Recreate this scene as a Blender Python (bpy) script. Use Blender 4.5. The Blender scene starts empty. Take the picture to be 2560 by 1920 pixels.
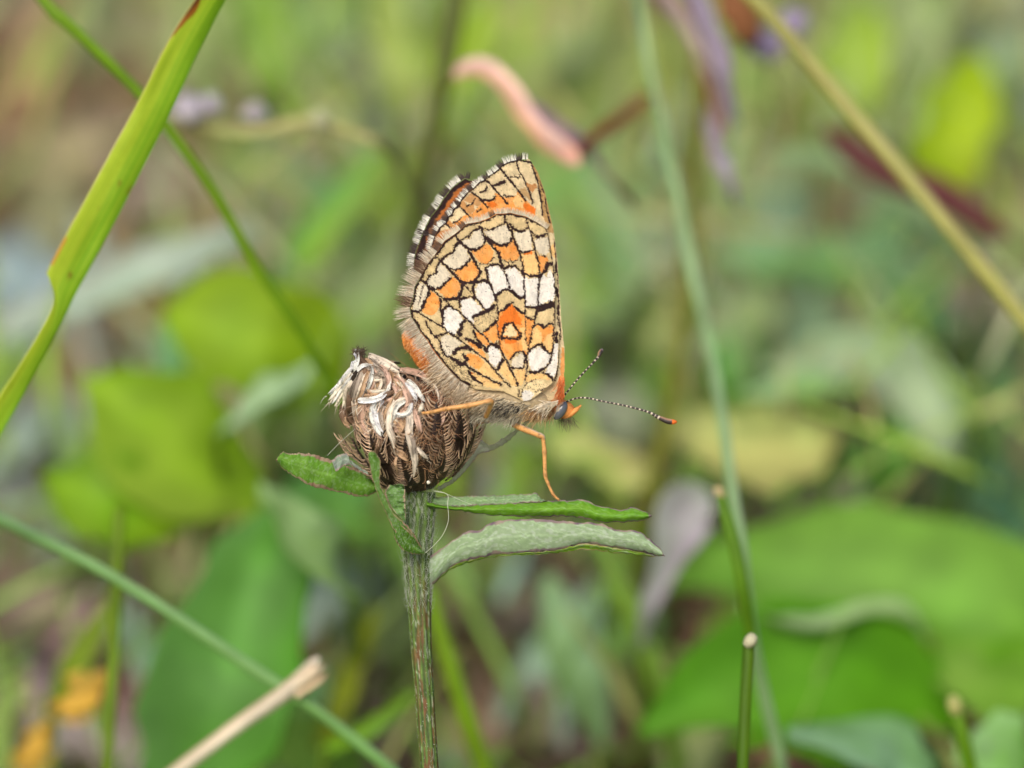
import bpy, math, random
import numpy as np
from mathutils import Vector, Matrix

random.seed(7)
rng = np.random.default_rng(11)
SC = bpy.context.scene
COL = SC.collection
D2R = math.radians

# ------------------------------------------------------------------ camera
PITCH = D2R(30.0)
DIST = 0.60                      # metres from lens to the butterfly
MMPX = 0.032                     # millimetres of the focal plane per photo pixel
P0 = np.array([0.0, 0.0, 0.080])  # point in the middle of the picture, 8 cm above the soil
AX = np.array([1.0, 0.0, 0.0])
AF = np.array([0.0, math.cos(PITCH), -math.sin(PITCH)])
AU = np.array([0.0, math.sin(PITCH), math.cos(PITCH)])
cam_d = bpy.data.cameras.new('camera')
cam = bpy.data.objects.new('camera', cam_d)
COL.objects.link(cam)
cam.location = Vector(P0 - AF * DIST)
cam.rotation_euler = (math.pi / 2 - PITCH, 0, 0)
cam_d.sensor_width = 36.0
cam_d.lens = 36.0 * DIST / (2560 * MMPX * 0.001)
cam_d.clip_start = 0.01
cam_d.clip_end = 500.0
cam_d.dof.use_dof = True
cam_d.dof.focus_distance = DIST - 0.0005
cam_d.dof.aperture_fstop = cam_d.lens / 23.5
SC.camera = cam

# ------------------------------------------------------------------ light
SUN_EL, SUN_AZ = D2R(58), D2R(205)      # azimuth clockwise from +Y
world = bpy.data.worlds.new('World')
SC.world = world
world.use_nodes = True
nt = world.node_tree
sky = nt.nodes.new('ShaderNodeTexSky')
sky.sky_type = 'NISHITA'
sky.sun_disc = False
sky.sun_elevation = SUN_EL
sky.sun_rotation = SUN_AZ
sky.dust_density = 6.0
sky.air_density = 1.0
sky.ozone_density = 1.0
nt.links.new(sky.outputs[0], nt.nodes['Background'].inputs[0])
nt.nodes['Background'].inputs[1].default_value = 0.11
sun_d = bpy.data.lights.new('sun', 'SUN')
sun_d.energy = 1.5
sun_d.angle = D2R(25)
sun_d.color = (1.0, 0.95, 0.86)
sun = bpy.data.objects.new('sun', sun_d)
COL.objects.link(sun)
sd = Vector((math.sin(SUN_AZ) * math.cos(SUN_EL), math.cos(SUN_AZ) * math.cos(SUN_EL), math.sin(SUN_EL)))
sun.rotation_euler = sd.to_track_quat('Z', 'Y').to_euler()
sun.location = (0, 0, 3)
SC.view_settings.view_transform = 'Standard'
SC.view_settings.look = 'None'
SC.view_settings.exposure = 0.45
SC.view_settings.gamma = 1.0
SC.render.engine = 'CYCLES'
SC.cycles.use_denoising = True
SC.cycles.max_bounces = 6
SC.cycles.transmission_bounces = 4
SC.cycles.sample_clamp_indirect = 5.0

# ------------------------------------------------------------------ helpers
K = 2560.0 / 2212.0
FR = {'A': (960, 380, 7.9), 'B': (1180, 380, 7.9), 'C': (960, 570, 7.9), 'D': (1180, 570, 7.9),
      'E': (960, 760, 7.9), 'F': (1180, 760, 7.9), 'G': (1080, 900, 7.9), 'H': (780, 840, 4.148),
      'I': (680, 1080, 4.424), 'J': (1040, 1080, 3.403), 'K': (1240, 820, 4.608),
      'O': (0, 0, 1 / K), 'P': (0, 0, 1.0)}


def fr(f, pts):
    x0, y0, s = FR[f]
    a = np.array(pts, float)
    a[:, 0] = x0 + a[:, 0] / s
    a[:, 1] = y0 + a[:, 1] / s
    return a


def V(px, py, d=0.0):
    """photo-plane position (pixels) and depth behind the focal plane (mm) -> metres in the world"""
    px, py, d = np.asarray(px, float), np.asarray(py, float), np.asarray(d, float) * 1e-3
    s = MMPX * 1e-3 * (DIST + d) / DIST
    return (P0 + AF * d[..., None] + AX * ((px - 1280) * s)[..., None] + AU * ((960 - py) * s)[..., None])


def lin(c):
    c = np.asarray(c, float) / 255.0
    return np.where(c <= 0.04045, c / 12.92, ((c + 0.055) / 1.055) ** 2.4)


def vnoise(x, y, seed=0):
    xi, yi = np.floor(x).astype(np.int64), np.floor(y).astype(np.int64)
    fx, fy = x - xi, y - yi
    fx, fy = fx * fx * (3 - 2 * fx), fy * fy * (3 - 2 * fy)

    def h(a, b):
        n = (a * 374761393 + b * 668265263 + seed * 974634777) & 0x7fffffff
        n = ((n ^ (n >> 13)) * 1274126177) & 0x7fffffff
        return ((n ^ (n >> 16)) & 0xffff) / 65535.0
    return ((h(xi, yi) * (1 - fx) + h(xi + 1, yi) * fx) * (1 - fy) + (h(xi, yi + 1) * (1 - fx) + h(xi + 1, yi + 1) * fx) * fy)


def spline(ctrl, n):
    """Catmull-Rom through control rows (any number of columns), n samples"""
    c = np.asarray(ctrl, float)
    if len(c) == 2:
        t = np.linspace(0, 1, n)[:, None]
        return c[0] * (1 - t) + c[1] * t
    seg = np.linalg.norm(np.diff(c[:, :2], axis=0), axis=1) + np.linalg.norm(np.diff(c[:, 2:3], axis=0), axis=1) + 1e-9
    s = np.concatenate([[0], np.cumsum(seg)])
    t = np.linspace(0, s[-1], n)
    i = np.clip(np.searchsorted(s, t, side='right') - 1, 0, len(c) - 2)
    u = ((t - s[i]) / seg[i])[:, None]
    e = np.vstack([2 * c[0] - c[1], c, 2 * c[-1] - c[-2]])
    p0, p1, p2, p3 = e[i], e[i + 1], e[i + 2], e[i + 3]
    return 0.5 * (2 * p1 + (p2 - p0) * u + (2 * p0 - 5 * p1 + 4 * p2 - p3) * u ** 2 + (3 * p1 - p0 - 3 * p2 + p3) * u ** 3)


def nrm(a):
    return a / (np.linalg.norm(a, axis=-1, keepdims=True) + 1e-15)


def sweep(P, hw, ht, ref, m=8, cup=0.0):
    """closed flattened tube along P; returns verts, faces, u, v(-1..1 across), w(side)"""
    P = np.asarray(P, float)
    n = len(P)
    hw = np.broadcast_to(np.asarray(hw, float), (n,))
    ht = np.broadcast_to(np.asarray(ht, float), (n,))
    T = nrm(np.gradient(P, axis=0))
    ref = np.broadcast_to(np.asarray(ref, float), (n, 3))
    B = np.cross(T, ref)
    bad = np.linalg.norm(B, axis=1) < 0.05
    if bad.any():
        B[bad] = np.cross(T[bad], np.array([0.31, 0.7, 0.64]))
    B = nrm(B)
    for i in range(1, n):
        if np.dot(B[i], B[i - 1]) < 0:
            B[i] = -B[i]
    N = nrm(np.cross(B, T))
    th = np.arange(m) * 2 * math.pi / m
    c, s = np.cos(th), np.sin(th)
    verts = (P[:, None, :] + B[:, None, :] * (hw[:, None] * c)[..., None]
             + N[:, None, :] * (ht[:, None] * s + cup * hw[:, None] * (c ** 2 - 0.4))[..., None])
    u = np.repeat(np.linspace(0, 1, n), m)
    v = np.tile(c, n)
    w = np.tile(s, n)
    f = []
    for i in range(n - 1):
        for k in range(m):
            k2 = (k + 1) % m
            f.append((i * m + k, i * m + k2, (i + 1) * m + k2, (i + 1) * m + k))
    f.append(tuple(range(m - 1, -1, -1)))
    f.append(tuple((n - 1) * m + k for k in range(m)))
    return verts.reshape(-1, 3), f, u, v, w


class MB:
    def __init__(self):
        self.v, self.f, self.c, self.n = [], [], [], 0

    def add(self, verts, faces, cols):
        verts = np.asarray(verts, float)
        cols = np.broadcast_to(np.asarray(cols, float), (len(verts), 3))
        self.v.append(verts)
        self.c.append(cols)
        if isinstance(faces, np.ndarray):
            self.f.extend((faces + self.n).tolist())
        else:
            self.f.extend([tuple(i + self.n for i in q) for q in faces])
        self.n += len(verts)

    def build(self, name, mat, parent=None, **kw):
        return mk(name, np.concatenate(self.v), self.f, np.concatenate(self.c), mat, parent, **kw)


ORG = {}


def put(o, origin, parent):
    COL.objects.link(o)
    ORG[o] = np.asarray(origin, float)
    if parent is not None:
        o.parent = parent
        o.location = Vector(ORG[o] - ORG[parent])
    else:
        o.location = Vector(ORG[o])


def tag(o, label=None, cat=None, group=None, kind=None):
    if label:
        o['label'] = label
    if cat:
        o['category'] = cat
    if group:
        o['group'] = group
    if kind:
        o['kind'] = kind
    return o


def mk(name, verts, faces, cols, mat, parent=None, smooth=True, **kw):
    verts = np.asarray(verts, float)
    org = (verts.min(0) + verts.max(0)) / 2
    if parent is None:
        org[2] = verts[:, 2].min()
    me = bpy.data.meshes.new(name)
    me.from_pydata((verts - org).tolist(), [], faces)
    me.update()
    if cols is not None:
        cols = np.broadcast_to(np.asarray(cols, float), (len(verts), 3))
        a = me.color_attributes.new('Col', 'FLOAT_COLOR', 'POINT')
        a.data.foreach_set('color', np.concatenate([np.clip(cols, 0, 1), np.ones((len(verts), 1))], 1).astype(np.float32).ravel())
    if smooth:
        me.polygons.foreach_set('use_smooth', np.ones(len(me.polygons), bool))
    me.materials.append(mat)
    o = bpy.data.objects.new(name, me)
    put(o, org, parent)
    tag(o, **kw)
    return o


def empty(name, loc, **kw):
    o = bpy.data.objects.new(name, None)
    o.empty_display_size = 0.005
    put(o, loc, None)
    tag(o, **kw)
    return o


# ------------------------------------------------------------------ materials
def organic(name, rough=0.6, transl=0.0, spec=0.3, nscale=900.0, namp=0.18, bump=0.15, bscale=4000.0, sheen=0.0, tcol=None, coat=0.0):
    m = bpy.data.materials.new(name)
    m.use_nodes = True
    t = m.node_tree
    t.nodes.clear()
    N = t.nodes.new
    out = N('ShaderNodeOutputMaterial')
    bs = N('ShaderNodeBsdfPrincipled')
    at = N('ShaderNodeAttribute')
    at.attribute_name = 'Col'
    tc = N('ShaderNodeTexCoord')
    no = N('ShaderNodeTexNoise')
    no.inputs['Scale'].default_value = nscale
    no.inputs['Detail'].default_value = 4.0
    t.links.new(tc.outputs['Object'], no.inputs['Vector'])
    mr = N('ShaderNodeMapRange')
    mr.inputs['From Min'].default_value = 0.3
    mr.inputs['From Max'].default_value = 0.7
    mr.inputs['To Min'].default_value = 1.0 - namp
    mr.inputs['To Max'].default_value = 1.0 + namp
    t.links.new(no.outputs['Fac'], mr.inputs['Value'])
    mx = N('ShaderNodeVectorMath')
    mx.operation = 'SCALE'
    t.links.new(at.outputs['Color'], mx.inputs[0])
    t.links.new(mr.outputs['Result'], mx.inputs['Scale'])
    t.links.new(mx.outputs[0], bs.inputs['Base Color'])
    bs.inputs['Roughness'].default_value = rough
    bs.inputs['Specular IOR Level'].default_value = spec
    if sheen:
        bs.inputs['Sheen Weight'].default_value = sheen
        bs.inputs['Sheen Roughness'].default_value = 0.5
    if coat:
        bs.inputs['Coat Weight'].default_value = coat
    if bump:
        n2 = N('ShaderNodeTexNoise')
        n2.inputs['Scale'].default_value = bscale
        n2.inputs['Detail'].default_value = 3.0
        t.links.new(tc.outputs['Object'], n2.inputs['Vector'])
        bp = N('ShaderNodeBump')
        bp.inputs['Strength'].default_value = bump
        bp.inputs['Distance'].default_value = 0.00015
        t.links.new(n2.outputs['Fac'], bp.inputs['Height'])
        t.links.new(bp.outputs[0], bs.inputs['Normal'])
    if transl:
        tr = N('ShaderNodeBsdfTranslucent')
        t.links.new(mx.outputs[0], tr.inputs['Color'])
        ms = N('ShaderNodeMixShader')
        ms.inputs[0].default_value = transl
        t.links.new(bs.outputs[0], ms.inputs[1])
        t.links.new(tr.outputs[0], ms.inputs[2])
        t.links.new(ms.outputs[0], out.inputs['Surface'])
    else:
        t.links.new(bs.outputs[0], out.inputs['Surface'])
    return m


M_WING = organic('wing_scales', 0.75, 0.22, 0.15, 2500, 0.10, 0.35, 9000, sheen=0.1)
M_HAIR = organic('insect_hair', 0.55, 0.25, 0.25, 3000, 0.15, 0.0)
M_BODY = organic('insect_body', 0.6, 0.0, 0.3, 2500, 0.3, 0.5, 6000)
M_LEG = organic('insect_leg', 0.4, 0.1, 0.4, 4000, 0.15, 0.3, 8000)
M_EYE = organic('insect_eye', 0.12, 0.0, 0.6, 3000, 0.05, 0.0, coat=0.5)
M_STEM = organic('hairy_stem', 0.6, 0.05, 0.3, 1200, 0.25, 0.5, 5000)
M_LEAF = organic('leaf', 0.6, 0.3, 0.2, 2500, 0.12, 0.15, 6000)
M_BLADE = organic('grass_blade', 0.45, 0.35, 0.25, 900, 0.05, 0.1, 3000)
M_DRY = organic('dry_floret', 0.6, 0.15, 0.25, 1500, 0.2, 0.4, 4000)
M_BRACT = organic('dry_bract', 0.55, 0.05, 0.3, 2500, 0.3, 0.4, 5000)
M_SILK = organic('silk', 0.3, 0.3, 0.5, 1000, 0.0, 0.0)
M_BLEAF = organic('meadow_leaf', 0.55, 0.10, 0.18, 250, 0.16, 0.3, 900)
M_BGRASS = organic('grass_stalk', 0.5, 0.15, 0.25, 300, 0.14, 0.2, 1500)
M_LITTER = organic('dead_leaf', 0.75, 0.05, 0.2, 250, 0.25, 0.4, 1200)



# ------------------------------------------------------------------ ground
def ground_z(x, y):
    return (vnoise(x * 60 + 50, y * 60 + 50, 3) - 0.5) * 0.006 + (vnoise(x * 14 + 9, y * 14 + 9, 4) - 0.5) * 0.010 - 0.004


def build_ground():
    g = np.concatenate([-np.geomspace(60, 0.45, 26), np.linspace(-0.43, 0.43, 130), np.geomspace(0.45, 60, 26)])
    X, Y = np.meshgrid(g, g)
    far = np.clip(1 - (np.hypot(X, Y) - 0.5) / 2, 0, 1)
    Z = ground_z(np.clip(X, -30, 30), np.clip(Y, -30, 30)) * far - 0.004 * (1 - far)
    n = len(g)
    v = np.stack([X, Y, Z], -1).reshape(-1, 3)
    i = np.arange(n * n).reshape(n, n)
    f = np.stack([i[:-1, :-1], i[:-1, 1:], i[1:, 1:], i[1:, :-1]], -1).reshape(-1, 4)
    m = bpy.data.materials.new('soil')
    m.use_nodes = True
    t = m.node_tree
    bs = t.nodes['Principled BSDF']
    tc = t.nodes.new('ShaderNodeTexCoord')
    n1 = t.nodes.new('ShaderNodeTexNoise')
    n1.inputs['Scale'].default_value = 45
    n1.inputs['Detail'].default_value = 6
    t.links.new(tc.outputs['Object'], n1.inputs['Vector'])
    cr = t.nodes.new('ShaderNodeValToRGB')
    e = cr.color_ramp.elements
    e[0].position, e[0].color = 0.30, (*lin((128, 104, 76)), 1)
    e[1].position, e[1].color = 0.72, (*lin((206, 180, 146)), 1)
    k = e.new(0.5)
    k.color = (*lin((170, 150, 108)), 1)
    t.links.new(n1.outputs['Fac'], cr.inputs['Fac'])
    t.links.new(cr.outputs[0], bs.inputs['Base Color'])
    bs.inputs['Roughness'].default_value = 0.9
    n2 = t.nodes.new('ShaderNodeTexNoise')
    n2.inputs['Scale'].default_value = 400
    n2.inputs['Detail'].default_value = 6
    t.links.new(tc.outputs['Object'], n2.inputs['Vector'])
    bp = t.nodes.new('ShaderNodeBump')
    bp.inputs['Strength'].default_value = 0.8
    bp.inputs['Distance'].default_value = 0.002
    t.links.new(n2.outputs['Fac'], bp.inputs['Height'])
    t.links.new(bp.outputs[0], bs.inputs['Normal'])
    mk('ground', v, f.tolist(), None, m, None, kind='structure', label='brown leaf-strewn soil under the meadow plants')


build_ground()


def land(p, drift=(0.0, 0.0), n=5):
    """points curving from p down to the soil"""
    p = np.asarray(p, float)
    out = []
    for k in range(1, n + 1):
        t = k / n
        x, y = p[0] + drift[0] * t, p[1] + drift[1] * t
        zg = ground_z(np.array(p[0] + drift[0]), np.array(p[1] + drift[1])) - 0.002
        out.append([x, y, p[2] * (1 - t) + zg * t])
    return np.array(out)


# ------------------------------------------------------------------ painting of the wings
CREAM, TANW, WHITE, PALE = (230, 208, 158), (218, 194, 144), (230, 224, 212), (222, 210, 184)
ORANGE, DEEP, BLACK, LORANGE = (236, 150, 68), (228, 120, 40), (44, 28, 27), (236, 192, 126)


def inpoly(x, y, P):
    r = np.zeros(x.shape, bool)
    n = len(P)
    for i in range(n):
        x1, y1 = P[i]
        x2, y2 = P[(i + 1) % n]
        if y1 == y2:
            continue
        c = ((y1 > y) != (y2 > y)) & (x < (x2 - x1) * (y - y1) / (y2 - y1) + x1)
        r ^= c
    return r


def dline(x, y, P):
    d = np.full(x.shape, 1e9)
    for (x1, y1), (x2, y2) in zip(P[:-1], P[1:]):
        dx, dy = x2 - x1, y2 - y1
        t = np.clip(((x - x1) * dx + (y - y1) * dy) / (dx * dx + dy * dy + 1e-9), 0, 1)
        d = np.minimum(d, np.hypot(x - x1 - t * dx, y - y1 - t * dy))
    return d


# hindwing (underside): pale and orange cells, then black lines; letters name the part of the photo they were read from
H_CELLS = [
    # marginal white / lunule row
    (PALE, 'D', [(1230, 230), (1500, 170), (1530, 330), (1530, 480), (1440, 530), (1330, 520), (1270, 400)]),
    (PALE, 'D', [(820, 90), (1000, 80), (1130, 40), (1180, 250), (1180, 430), (1080, 460), (990, 470), (920, 380)]),
    (PALE, 'D', [(240, 60), (430, 40), (640, -60), (720, 0), (770, 160), (740, 270), (660, 330), (540, 310), (400, 240), (300, 150)]),
    (PALE, 'C', [(1530, 270), (1700, 200), (1780, 90), (1880, 20), (1960, 120), (1970, 250), (1910, 370), (1790, 420), (1650, 370)]),
    (PALE, 'C', [(1160, 640), (1290, 560), (1400, 480), (1440, 360), (1500, 310), (1620, 430), (1690, 580), (1650, 690), (1540, 770), (1400, 810), (1280, 770)]),
    (PALE, 'C', [(830, 1080), (900, 960), (1030, 900), (1060, 780), (1120, 700), (1220, 800), (1310, 920), (1280, 1020), (1120, 1150), (1010, 1190), (900, 1150)]),
    (PALE, 'C', [(690, 1080), (780, 1100), (870, 1190), (860, 1320), (800, 1450), (730, 1600), (660, 1640), (570, 1590), (620, 1380)]),
    # orange row
    (ORANGE, 'D', [(1310, 560), (1480, 560), (1520, 620), (1480, 700), (1460, 820), (1400, 850), (1370, 900), (1330, 800)]),
    (LORANGE, 'D', [(970, 510), (1080, 500), (1190, 440), (1250, 450), (1300, 620), (1320, 800), (1310, 910), (1190, 940), (1100, 930), (1020, 870), (1000, 700)]),
    (DEEP, 'D', [(980, 510), (1080, 500), (1190, 450), (1190, 510), (1080, 540)]),
    (ORANGE, 'D', [(400, 300), (540, 350), (680, 350), (780, 260), (810, 210), (850, 300), (900, 430), (920, 560), (880, 640), (760, 640), (680, 640), (600, 610), (540, 500)]),
    (ORANGE, 'C', [(1740, 470), (1850, 430), (1960, 370), (2030, 290), (2100, 360), (2170, 480), (2150, 600), (2060, 690), (1990, 710), (1880, 670), (1800, 560)]),
    (ORANGE, 'C', [(1400, 850), (1540, 800), (1680, 700), (1740, 640), (1800, 720), (1860, 860), (1850, 950), (1760, 1030), (1650, 1070), (1540, 1040), (1450, 940)]),
    (ORANGE, 'C', [(1060, 1220), (1170, 1130), (1290, 1050), (1360, 960), (1430, 1000), (1500, 1100), (1490, 1240), (1430, 1340), (1330, 1390), (1210, 1360), (1130, 1290)]),
    (ORANGE, 'C', [(930, 1260), (1010, 1300), (1080, 1380), (1100, 1460), (1080, 1600), (1060, 1641), (950, 1731), (830, 1711), (760, 1661), (830, 1450), (890, 1350)]),
    # white middle band
    (WHITE, 'D', [(1350, 990), (1430, 920), (1480, 980), (1530, 820), (1590, 860), (1620, 1000), (1640, 1300), (1600, 1430), (1480, 1450), (1380, 1500), (1310, 1590), (1320, 1400), (1340, 1100)]),
    (WHITE, 'D', [(1040, 960), (1140, 1000), (1230, 980), (1310, 1000), (1310, 1300), (1290, 1540), (1200, 1540), (1120, 1520), (1060, 1540), (1050, 1300)]),
    (WHITE, 'D', [(660, 810), (830, 780), (930, 870), (1010, 960), (1020, 1200), (1030, 1350), (950, 1360), (870, 1290), (770, 1230), (730, 1080), (680, 930)]),
    (WHITE, 'D', [(290, 800), (400, 740), (500, 760), (600, 830), (660, 950), (710, 1080), (740, 1210), (620, 1220), (550, 1260), (480, 1320), (410, 1200), (360, 1050), (320, 900)]),
    (WHITE, 'D', [(60, 1200), (150, 1090), (240, 1060), (330, 1130), (400, 1260), (450, 1360), (450, 1450), (380, 1500), (320, 1590), (280, 1620), (180, 1530), (100, 1400)]),
    (WHITE, 'E', [(1520, -70), (1640, -110), (1760, -90), (1850, 0), (1940, 100), (1900, 190), (1790, 230), (1750, 290), (1790, 380), (1690, 340), (1590, 250), (1520, 120)]),
    (WHITE, 'E', [(1180, 120), (1290, 80), (1390, 100), (1470, 160), (1530, 260), (1570, 320), (1490, 390), (1500, 460), (1440, 520), (1410, 620), (1330, 590), (1230, 500), (1180, 430), (1170, 280)]),
    (PALE, 'E', [(1120, 660), (1230, 610), (1340, 620), (1400, 690), (1500, 740), (1560, 770), (1450, 850), (1390, 890), (1370, 970), (1290, 1020), (1210, 980), (1170, 880), (1130, 780)]),
    # orange field of the wing base
    (ORANGE, 'F', [(520, 190), (620, 140), (740, 40), (800, 0), (840, 60), (930, 160), (1040, 210), (1060, 300), (1060, 600), (1060, 700), (1120, 800), (1110, 1000), (1060, 1000), (1030, 920), (940, 920), (850, 990), (770, 1080), (720, 1110), (640, 1000), (570, 880), (550, 740), (520, 600), (500, 400)]),
    (DEEP, 'F', [(620, 150), (740, 50), (800, 10), (850, 100), (960, 300), (980, 420), (860, 400), (780, 360), (640, 380), (560, 560), (520, 560), (540, 300)]),
    (DEEP, 'F', [(640, 710), (780, 700), (900, 700), (870, 760), (730, 800), (650, 780)]),
    (LORANGE, 'F', [(960, 450), (1050, 480), (1060, 700), (1110, 800), (1090, 960), (1000, 900), (980, 700)]),
    (CREAM, 'F', [(600, 630), (680, 500), (690, 430), (760, 410), (830, 470), (910, 580), (900, 640), (750, 640)]),
    (ORANGE, 'F', [(1060, 280), (1150, 320), (1230, 330), (1230, 450), (1180, 620), (1120, 800), (1060, 700), (1060, 500)]),
    (LORANGE, 'F', [(1240, 460), (1300, 410), (1400, 480), (1440, 470), (1560, 410), (1620, 440), (1600, 700), (1590, 900), (1560, 950), (1470, 910), (1400, 800), (1340, 780), (1250, 840), (1140, 900), (1150, 780), (1190, 600)]),
    (ORANGE, 'F', [(1260, 450), (1310, 420), (1400, 490), (1560, 420), (1610, 450), (1600, 560), (1480, 620), (1400, 780), (1360, 560)]),
    (WHITE, 'F', [(1130, 950), (1250, 880), (1340, 830), (1400, 880), (1450, 960), (1550, 1000), (1540, 1100), (1480, 1200), (1400, 1270), (1320, 1330), (1240, 1330), (1160, 1300), (1140, 1200), (1100, 1100)]),
    (WHITE, 'F', [(1620, 790), (1700, 780), (1700, 1000), (1690, 1200), (1660, 1370), (1610, 1450), (1500, 1380), (1430, 1360), (1530, 1200), (1580, 1050), (1600, 900)]),
    (PALE, 'F', [(780, 1130), (870, 1040), (960, 970), (1020, 1000), (1040, 1070), (1000, 1160), (980, 1250), (900, 1250), (800, 1220)]),
    (WHITE, 'F', [(300, 910), (340, 860), (420, 820), (520, 890), (550, 960), (590, 1070), (540, 1130), (490, 1190), (480, 1260), (420, 1230), (350, 1130), (330, 1010)]),
    (LORANGE, 'F', [(530, 1290), (580, 1250), (650, 1110), (720, 1230), (790, 1380), (870, 1500), (900, 1600), (800, 1620), (640, 1450)]),
    (LORANGE, 'F', [(830, 1300), (960, 1300), (1050, 1290), (1060, 1400), (1030, 1520), (980, 1620), (900, 1550)]),
    (ORANGE, 'E', [(1620, 1000), (1720, 970), (1850, 1020), (2000, 1160), (2060, 1260), (1950, 1330), (1700, 1220), (1660, 1110)]),
    (LORANGE, 'E', [(2000, 1160), (2200, 1320), (2400, 1520), (2300, 1540), (2050, 1420), (1850, 1330)]),
    (ORANGE, 'E', [(1640, 740), (1720, 760), (1830, 800), (1930, 900), (2000, 980), (2020, 1090), (1930, 1010), (1800, 900), (1680, 800)]),
    (ORANGE, 'E', [(1790, 540), (1870, 560), (2000, 660), (2080, 760), (2060, 830), (1980, 800), (1900, 720), (1820, 640)]),
    (ORANGE, 'F', [(220, 560), (320, 470), (470, 380), (500, 500), (510, 650), (520, 700), (430, 760), (340, 700), (250, 620)]),
    (LORANGE, 'G', [(740, 230), (850, 250), (1000, 340), (1200, 440), (1350, 510), (1330, 560), (1100, 540), (980, 480), (860, 380), (790, 280)]),
    (DEEP, 'G', [(740, 230), (830, 250), (860, 290), (780, 280)]),
    (LORANGE, 'F', [(1090, 1390), (1200, 1390), (1300, 1350), (1400, 1380), (1520, 1420), (1600, 1500), (1300, 1480), (1150, 1500), (1060, 1560)]),
    (CREAM, 'G', [(1760, 720), (1800, 570), (1900, 450), (2050, 390), (2200, 420), (2340, 540), (2200, 660), (2050, 730), (1920, 820), (1790, 830)]),
    (WHITE, 'G', [(1780, 640), (1850, 590), (1960, 620), (2010, 680), (1960, 780), (1860, 830), (1790, 810)]),
    (BLACK, 'D', [(1330, 1600), (1400, 1510), (1500, 1470), (1540, 1420), (1640, 1470), (1620, 1570), (1450, 1600)]),
    (BLACK, 'F', [(1300, 60), (1340, 10), (1640, -20), (1630, 60), (1540, 100), (1400, 130), (1290, 170)]),
    (BLACK, 'F', [(1635, 550), (1700, 530), (1710, 770), (1630, 770)]),
    (BLACK, 'F', [(340, 760), (440, 770), (500, 720), (540, 860), (480, 850), (420, 800), (350, 830)]),
]
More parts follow.
